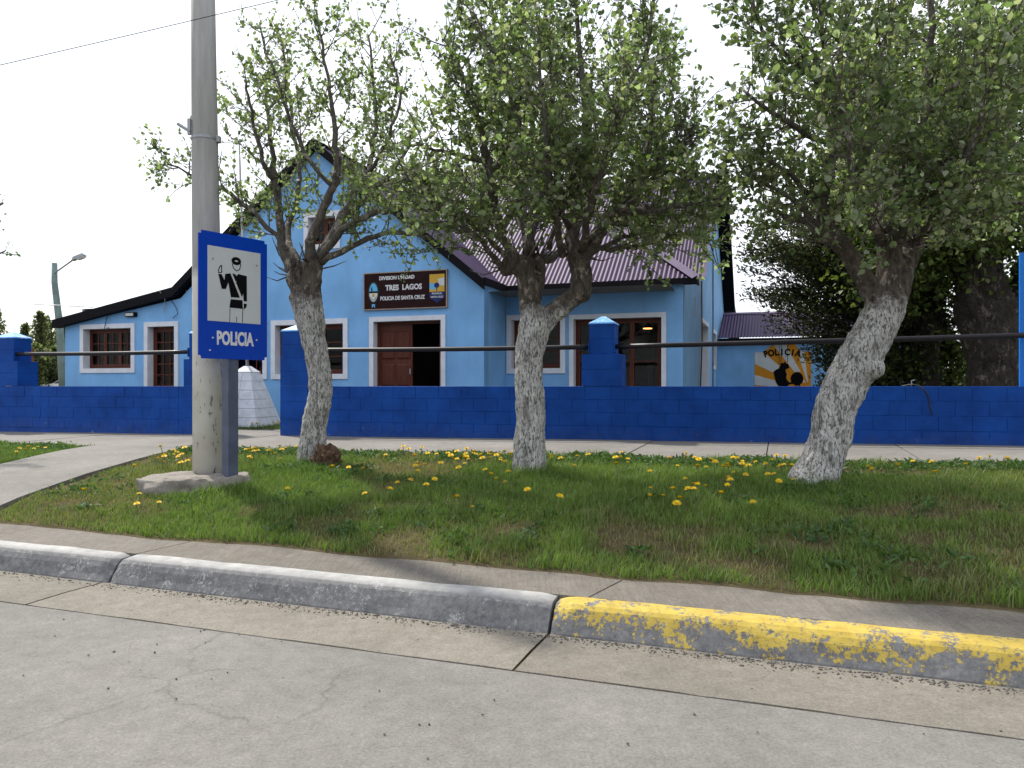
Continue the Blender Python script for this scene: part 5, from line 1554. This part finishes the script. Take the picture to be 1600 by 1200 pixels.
old_tree('old_poplar', 'thinner dark trunk left of the huge tree behind the wall', (8.75, 16.2, .5),
         [[(0, 0, -.2, .36), (.0, 0, .8, .29), (-.05, 0, 1.8, .26), (.05, 0, 3.0, .22), (-.1, 0, 4.6, .16), (0, 0, 6.2, .08)],
          [(0, 0, 2.2, .18), (-.5, .1, 3.4, .13), (-.9, .1, 4.6, .07)]],
         [(-.2, 0, 5.0, 1.7, 1.5, 1.8, 2.4), (-1.0, .1, 3.4, .8, .9, .9, 1.2), (.8, .1, 3.2, .8, .8, .9, 1.0), (-.55, .2, 1.4, .35, .4, .7, .7), (.65, .3, 1.3, .35, .4, .8, .8), (0, 0, 7, 1.6, 1.4, 1.0, 1.2)], 52, 22000, .085, GT, 'old trees behind the wall')

# dark conifer between annex and wall
rg = np.random.default_rng(61)
cf = tag(empty('cypress', (8.05, 17.3, .5)), 'dark bushy conifer behind the leaning tree, right of the mural', 'conifer')
me = remesh_trunk([[(0, 0, -.2, .22), (.03, 0, 1.5, .17), (0, 0, 3.5, .11), (.05, 0, 5.6, .04)]], .04, 61, .02); me.materials.append(M['bark_dark']); obj('trunk', me, None, cf)
bt = MB(); LP = []; LA = []
for k in range(300):
    z = rg.uniform(.35, 5.9); a = rg.uniform(0, 2 * math.pi)
    f = z / 6.0
    rmax = (1.15 + .75 * math.sin(min(1, f * 1.25) * math.pi) * 1.0) * (1 if f < .8 else (1.05 - f) / .25)
    if z < 1.3: rmax *= .75 + .2 * z
    L = rmax * rg.uniform(.65, 1.15)
    if math.cos(a) < -.3 and 2.0 < z < 4.9: L *= 1.55
    if math.cos(a) < -.2 and z < 1.6: L *= .75
    p0 = np.array([0, 0, z - .2]); d = unit(np.array([math.cos(a), math.sin(a), rg.uniform(.1, .5)]))
    p2 = p0 + d * L; p1 = (p0 + p2) / 2 + np.array([0, 0, -.06])
    bt.tube([p0.tolist(), p1.tolist(), p2.tolist()], [.03, .018, .006], 5)
    m = int(150 * L)
    q = rg.uniform(.3, 1.05, m)[:, None]
    pos = p0 + (p2 - p0) * q + rg.normal(0, 1, (m, 3)) * (.16 * (1.2 - q * .5))
    LP.append(pos); LA.append(np.repeat((d + np.array([0, 0, .35]))[None], m, 0) + rg.normal(0, .35, (m, 3)))
tag(bt.build('branches', M['bark_dark'], cf), kind='stuff')
LP = np.concatenate(LP); LA = np.concatenate(LA); m = len(LP)
tint = leaf_tints(m, rg, ((.016, .024, .010), (.034, .040, .013), (.075, .068, .020)))
tag(obj('crown', leaves_mesh('foliage', LP, LA, rg.uniform(.055, .13, m), tint, M['needle'], width=.42, rg=rg), None, cf), kind='stuff')

# row of poplars far away at left, and a few at right
def poplar(loc, h, w, seed, label, grp):
    rg = np.random.default_rng(seed)
    root = tag(empty('far_poplar', loc), label, 'tree', grp)
    MB().tube([(0, 0, 0), (.03 * h * .1, 0, h * .5), (0, 0, h * .95)], [.022 * h, .015 * h, .004 * h], 7).build('trunk', M['bark_dark'], root)
    n = int(2400)
    z = rg.uniform(.08, 1, n) ** .9
    env = w * (np.sin(np.clip(z * 1.02, 0, 1) * math.pi) ** .6 * .8 + .15)
    k = 7
    ang = rg.integers(0, k, n) * 2 * math.pi / k + rg.normal(0, .3, n); r = env * rg.uniform(.15, 1, n) * (.65 + .5 * np.sin(ang * 2.3 + z * 9 + seed))
    P = np.column_stack([r * np.cos(ang), r * np.sin(ang), z * h])
    tint = leaf_tints(n, rg, ((.08, .10, .05), (.13, .15, .08), (.19, .20, .12)))  # lightened tints: backlight and haze are put into the leaf colour
    ax = np.column_stack([np.cos(ang) * .3, np.sin(ang) * .3, np.ones(n)])
    tag(obj('crown', leaves_mesh('foliage', P, ax, rg.uniform(.12, .28, n), tint, M['leaf'], width=.6, rg=rg), None, root), kind='stuff')
for i, (px, top, w_, d, lab) in enumerate((( -8, 478, .9, 46, 'far poplar at the left edge behind the blue pillar'), (40, 508, .62, 48, 'slim far poplar right of the left pillar'), (26, 530, .5, 60, 'smallest far poplar just above the left pillar'),
        (63, 490, .75, 47, 'tallest far poplar between brick pillar and street lamp'), (73, 497, .6, 50, 'far poplar just left of the street lamp'), (94, 498, .55, 52, 'thin far poplar behind the street lamp'), (55, 540, 1.2, 44, 'low bushy far tree beside the brick pillar'), (100, 508, .45, 49, 'far poplar at the corner of the lean-to'), (86, 545, 1.3, 45, 'low bushy far tree behind the street lamp'))):
    poplar(((px - 800) / 1200 * d, d, .5), (603 - top) * d / 1200 + .85, w_, 70 + i, lab, 'poplars far behind the station')
for i, (px, top, w_, d, lab) in enumerate(((1519, 545, 1.2, 80, 'far conical tree seen between the big trunks'), (1498, 583, 2.2, 85, 'far low bush beside the pale far post'), (1478, 582, 2.2, 90, 'far low bush left of the pale far post'))):
    poplar(((px - 800) / 1200 * d, d, .5), (603 - top) * d / 1200 + .85, w_, 90 + i, lab, 'far trees beyond the station yard')

# ------------------------------------------------------------------ grass, weeds, dandelions
def on_path(x, y):
    return (x > -6.18) & (x < -4.56)
rg = np.random.default_rng(81)
NB = 210000
u = rg.uniform(-12.5, 8.5, NB * 2); v = 4.60 + (9.35 - 4.60) * rg.random(NB * 2) ** 1.05
x = CK * u + SK * v; y = -SK * u + CK * v
vw = SW * x + CW * y
edge = (vnoise(np.column_stack([u, np.zeros(len(u))]), 2.2, 9, 4) - .5) * .16
patch = vnoise(np.column_stack([x, y]), .9, 13, 4); patch2 = vnoise(np.column_stack([x, y]), 2.6, 14, 3)
lush = np.clip((patch * .6 + patch2 * .4 - .30) / .15, 0, 1)
# barer, drier ground along the left path and at the far right
dry = np.clip(np.exp(-((x + 4.0) / .9) ** 2) * .9 + np.clip((x - 3.0) / 2.0, 0, 1) * .75, 0, 1)
lush = np.clip(lush - dry * .6, 0, 1)
base_d2 = np.minimum.reduce([(x - bx_) ** 2 + (y - by_) ** 2 for bx_, by_ in ((-2.28, 8.7), (.18, 7.8), (2.72, 6.9), (-2.75, 7.3))])
near = np.exp(-base_d2 / .12)
lush = np.clip(lush + near * .8, 0, 1)
keep = (vw < 9.02) & (v > 4.63 + edge) & (np.abs(x) < (y * .80 + .6)) & ~on_path(x, y) & (rg.random(len(u)) < (.42 + .58 * lush))
keep &= ((x + 3.12) ** 2 / .27 + (y - 7.6) ** 2 / .17 > 1)
x, y, v, lush, near, patch2 = x[keep], y[keep], v[keep], lush[keep], near[keep], patch2[keep]
# sprinkle of grass on the yard inside the gate
m2 = 3500
yx = rg.uniform(-6.4, -3.8, m2); yy = rg.uniform(14.75, 16.2, m2)
n = len(x)
z = verge_h(x, y) - .004
x = np.concatenate([x, yx]); y = np.concatenate([y, yy]); z = np.concatenate([z, np.full(m2, .50)])
lush = np.concatenate([lush, np.full(m2, .8)]); near = np.concatenate([near, np.zeros(m2)]); patch2 = np.concatenate([patch2, np.full(m2, .5)])
n = len(x)
hgt = (.016 + .028 * rg.random(n) + lush * .042 * rg.random(n) + near * .10 * rg.random(n))
hgt += np.clip((vnoise(np.column_stack([x, y]), 4.5, 19, 2) - .66) / .1, 0, 1) * .07 * rg.random(n)
hgt[-m2:] += .05
wid = rg.uniform(.0022, .0045, n)
a = rg.uniform(0, 2 * math.pi, n); lean = rg.uniform(.1, .9, n) * hgt
dx, dy = np.cos(a), np.sin(a)
sxv, syv = -dy, dx
def pt(f, wf, hf): return np.column_stack([x + dx * lean * f + sxv * wid * wf, y + dy * lean * f + syv * wid * wf, z + hgt * hf])
V = np.stack([pt(0, -1, 0), pt(0, 1, 0), pt(.4, .8, .62), pt(.4, -.8, .62), pt(1, .12, 1), pt(1, -.12, 1)], 1).reshape(-1, 3)
Fb = np.array([[0, 1, 2, 3], [3, 2, 4, 5]])
Fq = (Fb[None] + (np.arange(n) * 6)[:, None, None]).reshape(-1, 4)
green = np.array([.072, .145, .028]); straw = np.array([.22, .195, .09]); lite = np.array([.185, .265, .058])
g = np.clip(lush * 1.1 + rg.normal(0, .22, n), 0, 1)[:, None]
tint = straw * (1 - g) + (green * (1 - patch2[:, None]) + lite * patch2[:, None]) * g
tint *= rg.uniform(.75, 1.25, (n, 1))
tag(obj('grass', np_mesh('grass', V, Fq, M['grass'], False, np.repeat(tint, 6, 0))), 'short patchy grass on the roadside verge', 'grass', kind='stuff')

# broad-leaved weeds: low rosettes, thick along the back edge
WP = []
for k in range(3600):
    u = rg.uniform(-12, 8)
    if rg.random() < .55:
        sw_ = rg.uniform(8.35, 8.98)
        xx, yy, _ = W(u, sw_)
    else:
        xx, yy, _ = K(u, rg.uniform(4.75, 8.6))
        if vnoise(np.array([[xx, yy]]), 1.6, 23, 3)[0] < .49: continue
    if (-6.2 < xx < -4.5) or abs(xx) > yy * .8 + .6: continue
    if vnoise(np.array([[xx, yy]]), .9, 29, 2)[0] < .36: continue
    WP.append((xx, yy))
for bx_, by_ in ((-2.28, 8.55), (.18, 7.65), (2.75, 6.7), (-2.75, 7.3), (-2.1, 8.4)):
    for k in range(14): WP.append((bx_ + rg.normal(0, .2), by_ + rg.normal(-.05, .12)))
WP = np.array(WP)
wz = verge_h(WP[:, 0], WP[:, 1])
LP = []; LA = []; LS = []
for (xx, yy), zz in zip(WP, wz):
    big = rg.uniform(.025, .065)
    for q in range(rg.integers(9, 20)):
        a = rg.uniform(0, 2 * math.pi); e_ = rg.uniform(.15, 1.2)
        LP.append((xx + rg.normal(0, .05), yy + rg.normal(0, .05), zz + rg.uniform(0, .05))); LA.append((math.cos(a), math.sin(a), e_)); LS.append(big * rg.uniform(.6, 1.2))
LP = np.array(LP); LA = np.array(LA) * 2.2; LS = np.array(LS); m = len(LP)
tint = leaf_tints(m, rg, ((.045, .095, .026), (.07, .135, .036), (.11, .175, .06)))
tag(obj('weeds', leaves_mesh('weeds', LP, LA, LS, tint, M['grass'], width=.5, rg=rg)), 'leafy green weeds scattered through the verge', 'weeds', kind='stuff')

# dandelions, each one a plant of its own
def dandelion_mesh(seed):
    r_ = random.Random(seed); m = MB()
    m.tube([(0, 0, -.02), (.006, 0, .035), (.0, .004, .068)], [.0035, .003, .003], 5, mi=1)
    for ring_, (nn, rad, h0, h1) in enumerate(((14, .025, .068, .072), (11, .021, .070, .080), (8, .013, .073, .085))):
        for k in range(nn):
            a = 2 * math.pi * (k + .5 * ring_) / nn + r_.uniform(-.1, .1); w_ = .30
            c, s_ = math.cos(a), math.sin(a)
            m.add([(0, 0, h0), (rad * .6 * math.cos(a - w_), rad * .6 * math.sin(a - w_), h0 + (h1 - h0) * .6), (rad * c, rad * s_, h1), (rad * .6 * math.cos(a + w_), rad * .6 * math.sin(a + w_), h0 + (h1 - h0) * .6)], [(0, 1, 2, 3)])
    return m.mesh('dandelion', [M['petal'], M['stalk']])
DM = [dandelion_mesh(k) for k in range(4)]
spots = []
def scatter(cx, cy, rx, ry, n_, grp):
    for _ in range(n_):
        xx, yy = cx + rg.normal(0, rx), cy + rg.normal(0, ry)
        if SW * xx + CW * yy > 8.95 or SK * xx + CK * yy < 4.8 or -6.2 < xx < -4.55: continue
        spots.append((xx, yy, grp))
scatter(-7.4, 9.9, .55, .35, 40, 0)
scatter(-3.9, 8.9, .5, .35, 16, 1); scatter(-3.55, 6.6, .5, .35, 7, 1)
scatter(-2.6, 9.2, .9, .30, 42, 2); scatter(-1.6, 7.3, .8, .7, 18, 2)
scatter(-.25, 8.3, .35, .30, 42, 3); scatter(.75, 8.0, .4, .35, 12, 3)
scatter(.3, 6.8, 1.0, .6, 16, 3)
scatter(2.25, 7.3, .38, .35, 26, 4); scatter(1.45, 6.2, .22, .3, 13, 4); scatter(1.75, 7.9, .5, .35, 10, 4)
scatter(3.2, 7.0, .3, .3, 7, 5); scatter(4.4, 7.5, .7, .35, 12, 5)
LAB = ['yellow dandelion in the grass patch left of the crossing path', 'yellow dandelion in the dry grass left of the pole', 'yellow dandelion in the grass between sign and middle tree',
       'yellow dandelion in the grass around the middle tree', 'yellow dandelion in the grass left of the leaning tree', 'yellow dandelion in the grass right of the leaning tree']
GRP = ['dandelions left of the path', 'dandelions left of the pole', 'dandelions around the slender tree', 'dandelions around the middle tree', 'dandelions left of the leaning tree', 'dandelions right of the leaning tree']
sz_ = np.array([[p[0], p[1]] for p in spots]); dz_ = verge_h(sz_[:, 0], sz_[:, 1])
for (xx, yy, gi), zz in zip(spots, dz_):
    s_ = rg.uniform(.9, 1.6)
    o = obj('dandelion', DM[rg.integers(0, 4)], None, None, (xx, yy, float(zz)), (rg.uniform(-.35, .15), rg.uniform(-.3, .3), rg.uniform(0, 6.28)))
    o.scale = (s_, s_, s_ * rg.uniform(.9, 1.1)); o.location.z += rg.uniform(.02, .055)
    tag(o, LAB[gi], 'flower', GRP[gi])
for k in range(12):
    o = obj('dandelion', DM[k % 4], None, None, (rg.uniform(-5.2, -4.5), rg.uniform(14.8, 15.7), .50), (rg.uniform(-.3, .1), rg.uniform(-.2, .2), 0)); o.scale = (1.3, 1.3, 1.8)
    tag(o, 'yellow dandelion in the yard beside the obelisk', 'flower', 'dandelions in the yard')

# pebbles and grit on the road and along the kerb foot
bm = bmesh.new(); bmesh.ops.create_icosphere(bm, subdivisions=1, radius=1)
IV = np.array([v.co[:] for v in bm.verts]); IF = np.array([[v.index for v in f.verts] for f in bm.faces]); bm.free()
def scatter_stones(name, U, Vv, size, zf, label):
    n = len(U)
    X = CK * U + SK * Vv; Y = -SK * U + CK * Vv
    s_ = size[:, None, None] * rg.uniform(.6, 1.3, (n, 1, 3)) * np.array([1, 1, .6])
    V = IV[None] * (1 + rg.normal(0, .12, (n, len(IV), 1))) * s_
    V = V + np.column_stack([X, Y, zf])[:, None, :]
    Fq = (IF[None] + (np.arange(n) * len(IV))[:, None, None]).reshape(-1, 3)
    tag(obj(name, np_mesh(name, V.reshape(-1, 3), Fq, M['pebble'])), label, 'gravel', kind='stuff')
n_ = 5200
U = rg.uniform(-7, 5, n_); Vv = 3.975 - np.abs(rg.normal(0, .05, n_)) - .01
gate_ = rg.random(n_) < np.clip(.25 + .9 * (vnoise(np.column_stack([U, U * 0]), 1.3, 77, 3) - .35) + (U > -1.3) * .4, 0, 1)
U, Vv = U[gate_], Vv[gate_]
scatter_stones('grit', U, Vv, rg.uniform(.0015, .006, len(U)) * (1 + (rg.random(len(U)) < .03) * 1.8), np.full(len(U), .006), 'grit and small stones along the kerb foot')
U = rg.uniform(-5, 5, 260); Vv = rg.uniform(1.6, 3.95, 260)
scatter_stones('road_pebbles', U, Vv, rg.uniform(.002, .0075, 260), np.full(260, .004), 'small dark pebbles scattered on the road')
